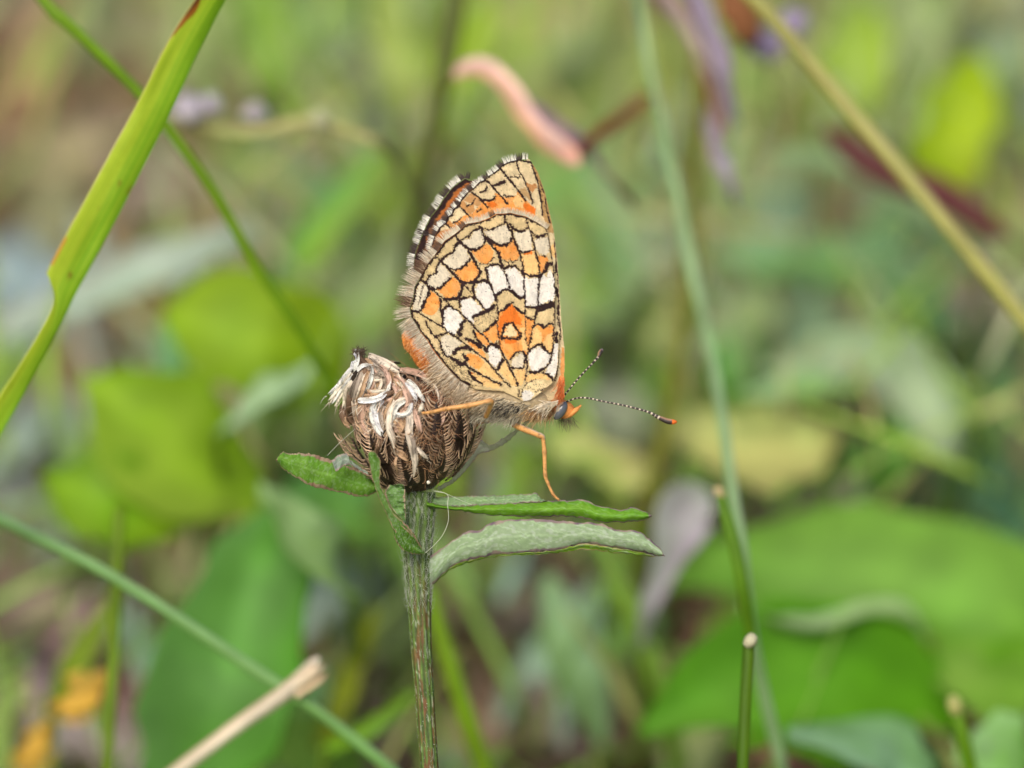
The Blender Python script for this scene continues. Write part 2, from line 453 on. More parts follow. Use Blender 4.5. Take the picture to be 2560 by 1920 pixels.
H_LINES = [  # width in zoomed pixels
    (38, 'B', [(1480, 1540), (1440, 1480), (1300, 1420), (1110, 1310), (1040, 1280), (900, 1265), (760, 1220), (650, 1235), (480, 1240), (400, 1290), (320, 1330), (130, 1400), (-100, 1440), (-330, 1640), (-520, 1770), (-700, 2040), (-740, 2090), (-870, 2230), (-1020, 2520), (-1110, 2670), (-1140, 2900), (-1210, 3070), (-1180, 3250), (-1080, 3400), (-990, 3560), (-860, 3710), (-780, 3850), (-690, 3980), (-560, 4150), (-480, 4240), (-340, 4400), (-220, 4510), (-40, 4610)]),
    (30, 'B', [(130, 1470), (210, 1510), (330, 1540), (450, 1510), (560, 1450), (650, 1390)]),
    (46, 'B', [(740, 1430), (830, 1520), (900, 1560), (1000, 1565), (1100, 1500)]),
    (55, 'D', [(1290, 180), (1420, 150)]), (30, 'D', [(1180, 60), (1240, 140)]), (24, 'D', [(1420, 120), (1500, 100)]),
    (34, 'C', [(1890, 0), (1750, 60), (1680, 160), (1580, 200), (1480, 260)]),
    (40, 'C', [(1460, 290), (1400, 380), (1370, 480), (1260, 530), (1200, 570), (1120, 640)]),
    (38, 'C', [(1100, 680), (1040, 790), (1020, 880), (900, 940), (840, 1040), (810, 1070)]),
    (14, 'C', [(770, 1140), (730, 1290), (690, 1500)]),
    # veins
    (26, 'B', [(1060, 1290), (1110, 1450), (1180, 1650), (1200, 1750), (1260, 1970), (1300, 2100), (1330, 2300), (1330, 2500), (1310, 2800), (1300, 3060), (1280, 3130), (1250, 3300), (1200, 3480), (1140, 3760), (1110, 3950), (1080, 4060), (1090, 4200), (1080, 4350), (1050, 4500)]),
    (34, 'B', [(630, 1240), (650, 1350), (740, 1540), (780, 1550), (820, 1700), (900, 1900), (960, 2060), (1000, 2200), (1010, 2380), (1030, 2450)]),
    (26, 'B', [(1030, 2450), (1030, 2700), (1050, 2900), (1045, 3200)]), (12, 'F', [(1045, 200), (1060, 400), (1060, 700), (1130, 880)]),
    (48, 'D', [(170, 0), (240, 130), (300, 220), (420, 380), (520, 480), (560, 650), (590, 760)]), (28, 'D', [(590, 760), (680, 950), (740, 1150), (760, 1240)]),
    (34, 'C', [(1430, 170), (1490, 270), (1620, 380), (1690, 480)]), (52, 'C', [(1690, 480), (1760, 590), (1850, 780), (1910, 880)]),
    (30, 'D', [(330, 1070), (400, 1230), (460, 1330), (490, 1450)]), (20, 'F', [(490, 0), (510, 150), (500, 400), (520, 600), (540, 750), (560, 870), (600, 1000)]), (30, 'F', [(560, 870), (620, 1030), (720, 1170), (760, 1280), (870, 1500), (900, 1620)]),
    (30, 'C', [(1050, 580), (1130, 660), (1250, 780), (1310, 850)]), (48, 'C', [(1310, 850), (1400, 920), (1500, 1040), (1560, 1130)]), (20, 'C', [(1560, 1130), (1640, 1170), (1750, 1300), (1850, 1420), (1980, 1590)]),
    (30, 'C', [(740, 1030), (830, 1100), (900, 1180), (1000, 1250), (1100, 1340), (1230, 1440)]), (24, 'C', [(1230, 1440), (1310, 1520), (1400, 1600), (1480, 1631), (1550, 1721), (1640, 1801), (1740, 1891), (1800, 1971), (1880, 2061), (2000, 2141), (2080, 2241)]),
    (26, 'E', [(540, 110), (700, 190), (850, 280), (1000, 360), (1130, 440), (1240, 530), (1380, 620), (1500, 720), (1640, 820), (1790, 930), (1900, 1020), (2030, 1110), (2100, 1200), (2212, 1310)]), (24, 'F', [(280, 1120), (400, 1250), (520, 1390), (640, 1530), (760, 1640)]),
    (34, 'E', [(1180, 1000), (1290, 1040), (1420, 1110), (1580, 1180), (1700, 1270), (1850, 1350), (2000, 1440), (2200, 1540), (2320, 1600)]),
    (24, 'E', [(820, 350), (880, 480), (950, 590), (1000, 640)]), (36, 'E', [(1000, 640), (1090, 690), (1120, 830), (1170, 950), (1200, 1000)]), (36, 'E', [(1000, 640), (1120, 610), (1260, 570)]),
    # arcs under the lunules
    (20, 'D', [(1330, 540), (1440, 560)]),
    (34, 'D', [(930, 430), (1000, 490), (1080, 475), (1180, 440), (1230, 420)]),
    (42, 'D', [(300, 190), (450, 300), (540, 335), (660, 340), (740, 290), (780, 200)]),
    (38, 'C', [(1540, 300), (1640, 390), (1740, 430), (1830, 420), (1950, 360), (1990, 250), (1970, 130)]),
    (38, 'C', [(1170, 700), (1290, 800), (1400, 820), (1510, 810), (1600, 740), (1690, 620)]),
    (42, 'C', [(830, 1090), (900, 1170), (1010, 1210), (1110, 1180), (1200, 1100), (1320, 990)]),
    (42, 'C', [(890, 1200), (870, 1330), (800, 1450), (750, 1600), (700, 1651), (560, 1630)]),
    # arcs above the white band
    (58, 'D', [(1330, 1000), (1400, 880), (1460, 840), (1500, 700), (1580, 700)]), (48, 'D', [(1010, 880), (1100, 940), (1200, 950), (1310, 940), (1340, 960)]),
    (42, 'D', [(640, 790), (750, 755), (860, 755), (930, 820), (1010, 900)]), (42, 'D', [(270, 780), (360, 735), (470, 715), (560, 760), (640, 810)]),
    (42, 'D', [(20, 1160), (80, 1080), (200, 1030), (290, 1050), (360, 1120)]), (40, 'D', [(270, 780), (290, 900), (320, 1020)]), (40, 'D', [(20, 1160), (30, 1300), (60, 1400)]),
    (42, 'C', [(1490, 1420), (1600, 1380), (1700, 1350), (1780, 1380)]), (34, 'C', [(1480, 1400), (1500, 1550)]),
    (44, 'E', [(1150, 430), (1160, 280), (1150, 160), (1200, 70), (1290, 40), (1380, 90)]),
    (50, 'C', [(1180, 1380), (1300, 1410), (1420, 1390), (1500, 1330), (1540, 1210), (1520, 1080)]), (50, 'C', [(1500, 1040), (1600, 1090), (1760, 1070), (1870, 960), (1890, 870)]),
    (18, 'C', [(1900, 710), (2060, 700), (2170, 590)]), (34, 'C', [(1110, 1400), (1120, 1640)]), (14, 'D', [(640, 640), (720, 690), (760, 640), (800, 690), (900, 620)]),
    # arcs under the white band
    (48, 'D', [(490, 1340), (560, 1260), (640, 1220), (720, 1225), (800, 1260), (870, 1320), (950, 1380), (1030, 1360)]), (50, 'D', [(1060, 1550), (1150, 1565), (1260, 1565), (1310, 1590)]),
    (62, 'F', [(20, 270), (100, 220), (200, 180), (330, 120), (430, 40)]), (70, 'E', [(1590, 340), (1540, 400), (1540, 480), (1470, 560), (1500, 620)]),
    (56, 'E', [(1390, 980), (1420, 890), (1540, 880), (1640, 860), (1720, 910)]), (60, 'E', [(1560, 1000), (1640, 1090), (1600, 1150)]), (54, 'E', [(1610, 690), (1700, 720), (1800, 770), (1900, 850)]),
    (44, 'E', [(1760, 540), (1800, 650), (1880, 740), (1980, 850), (2040, 950)]), (56, 'E', [(1400, 1110), (1520, 1210), (1600, 1190)]), (46, 'G', [(730, 240), (790, 320), (880, 410), (980, 470)]),
    # wing base
    (44, 'F', [(520, 170), (620, 120), (720, 20), (800, -25)]), (44, 'F', [(850, 60), (940, 140), (1040, 190)]),
    (38, 'F', [(575, 665), (640, 480), (670, 400), (800, 380), (900, 500), (960, 590), (960, 640), (900, 690), (740, 670), (580, 685)]),
    (34, 'F', [(1070, 260), (1150, 300), (1230, 310)]), (34, 'F', [(1220, 460), (1280, 400), (1340, 400), (1410, 470), (1480, 420), (1560, 390), (1630, 410)]),
    (42, 'F', [(1130, 920), (1240, 850), (1310, 790), (1380, 790), (1440, 890), (1530, 980), (1570, 960)]), (44, 'F', [(1120, 1330), (1200, 1370), (1310, 1340), (1400, 1280)]),
    (48, 'F', [(1420, 1360), (1510, 1400), (1590, 1480), (1630, 1530)]), (32, 'F', [(770, 1090), (850, 980), (950, 930), (1020, 960), (1060, 1050), (1030, 1200), (1000, 1270), (900, 1270), (790, 1250)]),
    (44, 'F', [(280, 900), (330, 820), (420, 790), (520, 860)]), (58, 'F', [(520, 1270), (560, 1180), (600, 1100)]), (44, 'F', [(220, 560), (290, 500), (400, 420), (470, 340)]),
    (12, 'G', [(1760, 720), (1790, 590), (1890, 450), (2050, 380)]), (26, 'G', [(1720, 600), (1710, 740)]), (16, 'G', [(2050, 640), (2200, 560), (2260, 580)]),
    (24, 'D', [(1500, 100), (1540, 350), (1580, 550), (1620, 850), (1650, 1300), (1640, 1480), (1640, 1700), (1610, 2100), (1600, 2350), (1570, 2520), (1530, 2680), (1400, 2820)]),
]
F_CELLS = [
    ((196, 150, 98), 'B', [(-20, 800), (150, 910), (300, 1080), (150, 1100), (-60, 1000), (-180, 960)]), ((190, 136, 84), 'B', [(1060, 600), (1150, 640), (1260, 620), (1290, 700), (1190, 800), (1120, 740)]), ((186, 152, 104), 'B', [(930, 720), (1050, 700), (1150, 860), (1180, 980), (1080, 900), (980, 820)]),
    ((204, 150, 92), 'A', [(1560, 960), (1640, 1040), (1760, 1020), (1800, 1160), (1700, 1240), (1600, 1170), (1500, 1060)]),
    (ORANGE, 'B', [(460, 800), (520, 840), (640, 900), (760, 900), (870, 870), (900, 790), (960, 820), (1060, 960), (1200, 1060), (1260, 1130), (1240, 1300), (1100, 1300), (800, 1260), (600, 1260), (300, 1350), (100, 1400), (-200, 1500), (-400, 1700), (-500, 1600), (-300, 1350), (-100, 1240), (0, 1230), (200, 1000), (440, 950)]),
    (DEEP, 'B', [(1040, 1000), (1120, 1040), (1260, 1130), (1230, 1220), (1080, 1180), (1020, 1080)]),
    (LORANGE, 'B', [(800, 960), (920, 830), (1030, 980), (1010, 1120), (860, 1080)]),
    (DEEP, 'B', [(290, 1000), (440, 980), (520, 1050), (420, 1100), (330, 1090)]),
    ((178, 142, 92), 'B', [(1160, 190), (1180, 170), (1300, 380), (1450, 800), (1560, 1250), (1620, 1600), (1520, 1600), (1400, 1250), (1370, 1000), (1300, 600)]),
    ((206, 146, 84), 'A', [(1440, 1640), (1200, 1420), (1240, 1300), (1400, 1460), (1560, 1420), (1700, 1330), (1800, 1420), (1640, 1640)]),
    ((196, 134, 78), 'C', [(1100, 60), (1300, 20), (1400, 160), (1240, 260), (1060, 520), (990, 540), (930, 420), (1000, 200)]),
    ((228, 158, 92), 'F', [(1740, 1640), (1740, 1200), (1780, 850), (1830, 900), (1840, 1300), (1800, 1660)]),
    (LORANGE, 'D', [(1540, 420), (1600, 300), (1660, 460), (1640, 620), (1600, 560)]),
]
F_LINES = [
    (46, 'B', [(1170, 200), (1050, 180), (930, 150), (860, 170), (760, 190), (620, 250), (540, 330), (400, 440), (300, 490), (260, 550), (140, 600), (30, 720), (-70, 780), (-140, 850), (-210, 940), (-250, 1040), (-370, 1130), (-400, 1230), (-490, 1290), (-520, 1400), (-640, 1490), (-680, 1590), (-730, 1640), (-770, 1770), (-840, 1930), (-850, 2010)]),
    (26, 'B', [(870, 180), (910, 320), (960, 420), (1050, 590), (1120, 750), (1190, 950), (1200, 1010)]), (32, 'B', [(560, 330), (700, 500), (850, 680), (960, 820), (1060, 970)]),
    (30, 'B', [(280, 560), (420, 690), (540, 830), (640, 950), (700, 1030)]), (28, 'B', [(0, 800), (150, 910), (320, 1100)]), (26, 'A', [(1490, 1070), (1620, 1200), (1720, 1320)]), (26, 'A', [(1210, 1410), (1330, 1520), (1440, 1640)]),
    (26, 'B', [(1160, 190), (1220, 380), (1290, 580), (1330, 750), (1370, 1000), (1400, 1250)]),
    (34, 'B', [(430, 660), (520, 640)]), (58, 'B', [(540, 630), (640, 595)]), (30, 'B', [(620, 850), (700, 880), (820, 870)]), (36, 'B', [(170, 790), (270, 770), (310, 680)]),
    (34, 'B', [(210, 950), (320, 960), (430, 940), (470, 860)]), (22, 'B', [(770, 500), (840, 480), (920, 520), (950, 440)]), (22, 'A', [(1640, 1060), (1740, 1040), (1800, 920)]), (20, 'A', [(1840, 1180), (1920, 1130)]),
    (26, 'A', [(1370, 1400), (1440, 1370), (1520, 1290)]), (16, 'B', [(1440, 900), (1470, 1150), (1540, 1400)]), (14, 'B', [(1330, 560), (1420, 800)]),
    (34, 'D', [(1650, 880), (1660, 700)]), (16, 'D', [(1620, 250), (1660, 600), (1690, 900), (1700, 1250), (1720, 1660), (1750, 2200)]), (30, 'D', [(1660, 1180), (1690, 1350)]),
    (26, 'F', [(1690, 40), (1700, 400)]), (20, 'F', [(1700, 860), (1690, 1200), (1640, 1500)]),
]


def prep(cells, lines):
    return ([(lin(c), fr(f, p)) for c, f, p in cells], [(w / FR[f][2] / 2, fr(f, p)) for w, f, p in lines])


def paint(x, y, base, cells, lines, speck, rag=2.2, seed=0):
    """colour of the wing scales at photo-plane points"""
    xr = x + (vnoise(x / 2.6, y / 2.6, 21 + seed) - 0.5) * rag * 2 + (vnoise(x / 7, y / 7, 22 + seed) - 0.5) * rag
    yr = y + (vnoise(x / 2.6, y / 2.6, 23 + seed) - 0.5) * rag * 2 + (vnoise(x / 7, y / 7, 24 + seed) - 0.5) * rag
    col = np.tile(lin(base), (len(x), 1))
    blot = vnoise(x / 14, y / 14, 30 + seed)
    col = col * (0.80 + 0.26 * blot)[:, None] * (0.9 + 0.18 * vnoise(x / 2.2, y / 2.2, 31 + seed))[:, None]
    og, lo, wh = lin(ORANGE), lin(LORANGE), lin(WHITE)
    for c, P in cells:
        b = (x > P[:, 0].min() - 5) & (x < P[:, 0].max() + 5) & (y > P[:, 1].min() - 5) & (y < P[:, 1].max() + 5)
        idx = np.nonzero(b)[0]
        s = idx[inpoly(xr[idx], yr[idx], P)]
        n = vnoise(x[s] / 9, y[s] / 9, 40 + seed)[:, None]
        n2 = vnoise(x[s] / 3, y[s] / 3, 41 + seed)[:, None]
        if np.allclose(c, og):
            cc = c * (1 - 0.45 * n) + lo * 0.45 * n
        elif np.allclose(c, wh):
            e = np.clip((n - 0.55) * 2, 0, 1)
            cc = c * (1 - 0.35 * e) + lin(PALE) * 0.35 * e
        else:
            cc = np.tile(c, (len(s), 1))
        col[s] = cc * (0.92 + 0.14 * n2)
    bk = lin(BLACK)
    edge = np.full(len(x), 99.0)
    for w, P in lines:
        b = (x > P[:, 0].min() - 12) & (x < P[:, 0].max() + 12) & (y > P[:, 1].min() - 12) & (y < P[:, 1].max() + 12)
        idx = np.nonzero(b)[0]
        dd = dline(xr[idx], yr[idx], P)
        np.minimum.at(edge, idx, dd - w * 1.1 - 0.3)
        wv = (w * 1.1 + 0.3) * (0.72 + 0.56 * vnoise(x[idx] / 11, y[idx] / 11, 54 + seed))
        s = idx[dd < wv]
        col[s] = bk * (0.8 + 0.7 * vnoise(x[s] / 5, y[s] / 5, 52 + seed))[:, None]
    dust = (edge > 0) & (vnoise(x / 1.9, y / 1.9, 53 + seed) > 0.42 + edge / 9)
    col[dust] = col[dust] * 0.55 + lin((120, 82, 46)) * 0.28
    an_ = np.arctan2(y - WB[1], x - WB[0])
    rr_ = np.hypot(x - WB[0], y - WB[1])
    col = col * (0.90 + 0.20 * vnoise(an_ * 150, rr_ / 16, 55 + seed))[:, None] * (0.95 + 0.1 * vnoise(an_ * 60, rr_ / 2.6, 56 + seed))[:, None]  # radial streaks paint a sheen into the colour; finer rows suggest scales
    if speck:
        p = speck(x, y)
        h = vnoise(x / 1.8, y / 1.8, 77 + seed)
        s = h > 1 - p
        col[s] = col[s] * 0.25 + bk * 0.6
    return col


def grid_mesh(outline, colf, depf, step):
    P = outline
    xs = np.arange(P[:, 0].min() - step, P[:, 0].max() + step, step)
    ys = np.arange(P[:, 1].min() - step, P[:, 1].max() + step, step)
    X, Y = np.meshgrid(xs, ys)
    ins = inpoly(X.ravel(), Y.ravel(), P).reshape(X.shape)
    q = ins[:-1, :-1] & ins[:-1, 1:] & ins[1:, 1:] & ins[1:, :-1]
    n = np.arange(X.size).reshape(X.shape)
    f = np.stack([n[:-1, :-1], n[1:, :-1], n[1:, 1:], n[:-1, 1:]], -1)[q]
    used = np.unique(f)
    remap = np.full(X.size, -1)
    remap[used] = np.arange(len(used))
    x, y = X.ravel()[used], Y.ravel()[used]
    return V(x, y, depf(x, y)), remap[f].tolist(), colf(x, y)


WB = (1300.0, 985.0)        # where the wings join the thorax


def pleat(x, y, k, amp, seed):
    a = np.arctan2(y - WB[1], x - WB[0])
    r = np.hypot(x - WB[0], y - WB[1])
    return amp * np.sin(a * k + seed) * np.clip(r / 350, 0, 1) + (vnoise(x / 55, y / 55, seed) - 0.5) * amp * 1.6


H_OUT = np.concatenate([fr('B', [(1470, 1520), (1300, 1400), (1110, 1300), (1050, 1270), (900, 1245), (760, 1205), (650, 1220), (480, 1225), (390, 1280), (320, 1315), (130, 1385), (-100, 1420), (-330, 1620), (-540, 1760), (-720, 2020), (-880, 2220), (-1040, 2510), (-1130, 2660), (-1165, 2900), (-1230, 3070), (-1200, 3260), (-1100, 3410), (-1010, 3570), (-880, 3720), (-800, 3860), (-710, 3990), (-580, 4160), (-500, 4250), (-360, 4410), (-240, 4520), (-60, 4620)]),
                        fr('G', [(860, 580), (1100, 600), (1400, 620), (1650, 740), (1800, 820), (1930, 800), (2100, 690), (2300, 520)]),
                        fr('F', [(1600, 1560), (1660, 1380), (1700, 1200), (1715, 790), (1710, 540), (1650, 500), (1640, 100)]), fr('D', [(1660, 1300), (1630, 850), (1580, 500), (1530, 200), (1500, 60)])])
F_OUT = np.concatenate([fr('B', [(1110, 120), (1180, 190), (1310, 400), (1450, 800), (1550, 1250), (1610, 1500)]), fr('D', [(1640, 200), (1700, 700), (1740, 1300)]),
                        fr('F', [(1760, 200), (1800, 600), (1835, 900), (1840, 1200), (1815, 1500), (1780, 1660)]), fr('P', [(1395, 1000), (1340, 1005), (1300, 960), (1180, 760), (1080, 660)]),
                        fr('C', [(1040, 640), (900, 560), (860, 500), (880, 420), (920, 330), (955, 260), (1000, 140), (1070, 40)]),
                        fr('A', [(1050, 1590), (1090, 1480), (1205, 1390), (1235, 1280), (1330, 1220), (1360, 1120), (1475, 1030), (1515, 920), (1605, 820), (1730, 745), (1780, 700), (1840, 640), (1870, 580)]),
                        fr('B', [(250, 530), (290, 480), (390, 425), (530, 310), (610, 235), (755, 170), (860, 150), (930, 130), (1050, 160)])])
# the far forewing peeps out behind the near one
R_OUT = np.concatenate([fr('A', [(1700, 560), (1600, 520), (1460, 610), (1330, 720), (1180, 910), (1060, 1110), (940, 1250), (830, 1460), (760, 1640)]),
                        fr('C', [(780, 50), (700, 280), (630, 450), (600, 600), (590, 760), (660, 950)]), fr('P', [(1120, 800), (1300, 985), (1385, 985), (1392, 800), (1372, 560), (1330, 430), (1260, 440)])])
hc, hl = prep(H_CELLS, H_LINES)
fc, fl = prep(F_CELLS, F_LINES)


def d_hind(x, y):
    r = np.hypot(x - WB[0], y - WB[1])
    return -2.0 + 1.45 * np.clip(r / 330, 0, 1) + pleat(x, y, 26, 0.12, 5)


def d_fore(x, y):
    r = np.hypot(x - WB[0], y - WB[1])
    return -1.35 + 1.15 * np.clip(r / 330, 0, 1) + pleat(x, y, 24, 0.09, 6)


def d_far(x, y):
    return 0.55 + pleat(x, y, 22, 0.05, 8)


def speck_h(x, y):
    an = np.clip(1 - dline(x, y, fr('E', [(1180, 1080), (1420, 1300), (1650, 1500)])) / 42, 0, 1)
    mid = np.clip(1 - dline(x, y, fr('F', [(80, 330), (330, 260), (450, 150)])) / 26, 0, 1)
    lob = np.clip(1 - dline(x, y, fr('G', [(1900, 560), (2050, 480), (2200, 560)])) / 22, 0, 1)
    return 0.075 + 0.42 * an + 0.24 * mid + 0.18 * lob


def speck_f(x, y):
    return 0.07 + 0.30 * np.clip(1 - dline(x, y, fr('B', [(1240, 420), (1400, 820), (1500, 1200)])) / 14, 0, 1)


# ------------------------------------------------------------------ hair helper
def strands(mb, roots, dirs, lens, rad, cols, bend=None, seg=3, jit=0.0):
    """tapering three-sided hairs; all inputs in metres"""
    n = len(roots)
    dirs = nrm(np.asarray(dirs, float) + rng.normal(0, 1, (n, 3)) * jit)
    bend = np.zeros((n, 3)) if bend is None else np.broadcast_to(bend, (n, 3))
    a = nrm(np.cross(dirs, np.array([0.37, 0.55, 0.75])))
    b = np.cross(dirs, a)
    t = np.linspace(0, 1, seg + 1)
    lens = np.broadcast_to(np.asarray(lens, float), (n,))
    rad = np.broadcast_to(np.asarray(rad, float), (n,))
    vs = []
    for ti in t:
        c = roots + dirs * (lens * ti)[:, None] + bend * (lens * ti * ti)[:, None]
        r = rad * (1 - 0.85 * ti)
        for k in range(3):
            an = k * 2.0944
            vs.append(c + (a * math.cos(an) + b * math.sin(an)) * r[:, None])
    vs = np.stack(vs, 1)
    m = 3 * (seg + 1)
    q = np.array([(i * 3 + k, i * 3 + (k + 1) % 3, (i + 1) * 3 + (k + 1) % 3, (i + 1) * 3 + k) for i in range(seg) for k in range(3)])
    f = (q[None] + (np.arange(n) * m)[:, None, None]).reshape(-1, 4)
    cols = np.broadcast_to(np.asarray(cols, float), (n, 3))
    mb.add(vs.reshape(-1, 3), f, np.repeat(cols, m, 0))


def pdir(dx, dy, dz=0.0):
    """direction from photo-plane offsets (x right, y down) and depth"""
    dx, dy, dz = np.broadcast_arrays(np.asarray(dx, float), np.asarray(dy, float), np.asarray(dz, float))
    return AX * dx[..., None] - AU * dy[..., None] + AF * dz[..., None]


MM = 1e-3
PX = MMPX * 1e-3


def fringe(mb, line, depf, spacing, length, colf, outward, jit=0.12, rad=0.55, start=0, lean=0.0):
    s = np.concatenate([[0], np.cumsum(np.linalg.norm(np.diff(line, axis=0), axis=1))])
    t = np.arange(0, s[-1], spacing)
    x = np.interp(t, s, line[:, 0])
    y = np.interp(t, s, line[:, 1])
    tx, ty = np.gradient(x), np.gradient(y)
    L = np.hypot(tx, ty) + 1e-9
    tx, ty = tx / L, ty / L
    nx, ny = ty * outward, -tx * outward
    nx, ny = nx + lean * tx, ny + lean * ty
    u = t / s[-1]
    ln = length(u) if callable(length) else np.full(len(t), length)
    ln = ln * rng.uniform(0.75, 1.15, len(t))
    x0, y0 = x + nx * 0.8, y + ny * 0.8
    strands(mb, V(x0, y0, depf(x0, y0) + rng.normal(0, 0.05, len(t))), pdir(nx, ny, rng.normal(0, 0.1, len(t))), ln * PX, rad * PX, colf(u, len(t)), jit=jit)


# ------------------------------------------------------------------ butterfly
def build_butterfly():
    b0 = V(1215, 1075, 0)
    bf = empty('butterfly', b0, label='orange, cream and black chequered butterfly perched with closed wings on dry flower head', cat='butterfly')
    # body: one continuous mesh from head to abdomen tip
    ctrl = np.array([[1437, 1032, 0, 6], [1426, 1028, 0, 18], [1408, 1024, 0, 25], [1390, 1018, 0, 25], [1372, 1010, 0, 32], [1345, 1004, 0, 46], [1310, 1001, 0, 54], [1265, 1002, 0, 52],
                     [1222, 996, 0, 44], [1180, 978, 0.2, 42], [1130, 946, 0.3, 43], [1085, 902, 0.3, 40], [1050, 866, 0.3, 34], [1022, 842, 0.3, 24], [1008, 832, 0.3, 8]], float)
    s = spline(ctrl, 70)
    P = V(s[:, 0], s[:, 1], s[:, 2])
    seg = 1 + 0.05 * np.sin(np.linspace(0, 1, 70) * 62) * (np.linspace(0, 1, 70) > 0.5)
    v, f, u, vv, w = sweep(P, s[:, 3] * PX * seg, s[:, 3] * PX * seg, AF, 22)
    abd = np.clip((u - 0.62) / 0.1, 0, 1)[:, None]
    hd = np.clip((0.16 - u) / 0.05, 0, 1)[:, None]
    tip = np.clip((u - 0.74) / 0.06, 0, 1)[:, None]
    base = lin((168, 150, 116))
    cols = base * (1 - abd) + lin((205, 170, 120)) * abd
    cols = cols * (1 - tip) + lin((232, 142, 62)) * tip
    cols = cols * (1 - hd) + lin((214, 138, 70)) * hd
    band = ((np.sin(u * 62) > 0.86) & (u > 0.62))
    cols[band] = cols[band] * 0.55
    body = mk('body', v, f, cols, M_BODY, bf)
    # eye
    for z, nm in ((-0.74, 'eye'), (0.74, 'eye')):
        th, ph = np.meshgrid(np.linspace(0, math.pi, 14), np.linspace(0, 2 * math.pi, 22, endpoint=False))
        a1 = nrm(pdir(-0.55, 0.84)[None])[0]
        a2 = nrm(pdir(0.84, 0.55)[None])[0]
        c = V(1401, 1027, z)
        q = c + (np.cos(th)[..., None] * a1 * 26 + (np.sin(th) * np.cos(ph))[..., None] * a2 * 14 + (np.sin(th) * np.sin(ph))[..., None] * AF * 12) * PX
        n1, n2 = q.shape[:2]
        i = np.arange(n1 * n2).reshape(n1, n2)
        ff = np.stack([i[:, :-1], i[:, 1:], np.roll(i, -1, 0)[:, 1:], np.roll(i, -1, 0)[:, :-1]], -1).reshape(-1, 4)
        rim = (np.sin(th) * np.cos(ph) < -0.40).ravel()
        ec = np.tile(lin((84, 88, 94)), (q.size // 3, 1))
        ec[rim] = lin((222, 214, 188))
        mk(nm, q.reshape(-1, 3), ff.tolist(), ec, M_EYE, bf)
    # wings
    v, f, c = grid_mesh(R_OUT, lambda x, y: paint(x, y, (120, 84, 58), [(lin((178, 104, 48)), fr('C', [(740, 80), (860, 60), (860, 300), (760, 330)])), (lin((178, 104, 48)), fr('A', [(1560, 640), (1680, 600), (1500, 800), (1360, 980), (1200, 1200), (1100, 1330), (1000, 1400), (1150, 1150), (1290, 930)]))],
                                                    [(6.5, fr('A', [(1660, 550), (1560, 590), (1400, 720), (1230, 920), (1100, 1120), (970, 1280), (860, 1480), (790, 1640), (770, 1800), (700, 2000), (640, 2200), (620, 2400)]))], None, 2.6, 3), d_far, 2.2)
    fw2 = mk('far_forewing', v, f, c, M_WING, bf, label='far forewing, dark brown edge showing behind the near wings')
    H2 = H_OUT.copy()
    H2 = (H2 - WB) * 0.93 + WB
    v, f, c = grid_mesh(H2, lambda x, y: paint(x, y, (150, 92, 44), [], [], None), lambda x, y: 1.0 + pleat(x, y, 20, 0.05, 2), 6.0)
    mk('far_hindwing', v, f, c, M_WING, bf)
    v, f, c = grid_mesh(F_OUT, lambda x, y: paint(x, y, (226, 204, 160), fc, fl, speck_f, 1.8, 5), d_fore, 1.6)
    fw = mk('forewing', v, f, c, M_WING, bf)
    v, f, c = grid_mesh(H_OUT, lambda x, y: paint(x, y, TANW, hc, hl, speck_h, 2.4, 0), d_hind, 1.5)
    hw = mk('hindwing', v, f, c, M_WING, bf)
    # chequered fringes
    cream, grey, brn = lin((254, 250, 236)), lin((92, 80, 74)), lin((128, 100, 80))

    def cheq(cells, wdark=0.35, phase=0.0):
        def g(u, n):
            ph = (u * cells + phase) % 1
            k = ((ph < wdark) | (rng.random(n) < 0.12))[:, None]
            return np.where(k, grey, cream) * rng.uniform(0.85, 1.1, (n, 1))
        return g
    top = fr('B', [(1100, 150), (930, 150), (860, 170), (760, 190), (620, 250), (540, 330), (400, 440), (300, 490), (260, 550), (140, 600), (30, 720), (-70, 780), (-210, 940), (-250, 1040), (-370, 1130), (-400, 1230), (-490, 1290), (-520, 1400), (-640, 1490), (-730, 1640), (-770, 1770), (-820, 1930)])
    mb = MB()
    fringe(mb, top, d_fore, 0.65, lambda u: np.where(u < 0.22, 17, 14), cheq(7.3, 0.30, 0.72), -1, 0.07, 1.0)
    mb.build('wing_fringe', M_HAIR, fw)
    far = np.concatenate([fr('A', [(1680, 540), (1600, 520), (1460, 610), (1330, 720), (1180, 910), (1060, 1110), (940, 1250), (830, 1460), (760, 1640)]), fr('C', [(780, 50), (700, 280), (630, 450), (600, 600), (590, 760), (640, 900)])])
    mb = MB()
    fringe(mb, far, d_far, 0.65, 18, cheq(5.2, 0.42, 0.05), -1, 0.07, 1.0)
    mb.build('wing_fringe', M_HAIR, fw2)
    hline = H_OUT[:31]
    mb = MB()

    def hcol(u, n):
        k = vnoise(u * 16 + 3, u * 0, 5)[:, None]
        c = lin((250, 238, 212)) * (1 - 0.15 * k)
        dk = ((np.abs(u - 0.51) < 0.02) | (np.abs(u - 0.635) < 0.018) | (np.abs(u - 0.31) < 0.012) | (np.abs(u - 0.42) < 0.014) | (np.abs(u - 0.20) < 0.010))[:, None]
        c = np.where(dk, brn, c)
        return c * rng.uniform(0.8, 1.1, (n, 1))
    fringe(mb, hline, d_hind, 0.6, lambda u: np.interp(u, [0, .3, .42, .55, .66, .8, 1], [13, 15, 24, 38, 42, 40, 38]), hcol, -1, 0.09, 0.95)
    fringe(mb, hline[14:], d_hind, 0.9, lambda u: np.interp(u, [0, .3, .5, 1], [14, 26, 30, 40]), lambda u, n: lin((206, 180, 148)) * rng.uniform(0.7, 1.1, (n, 1)), -1, 0.2, 0.8)
    mb.build('wing_fringe', M_HAIR, hw)
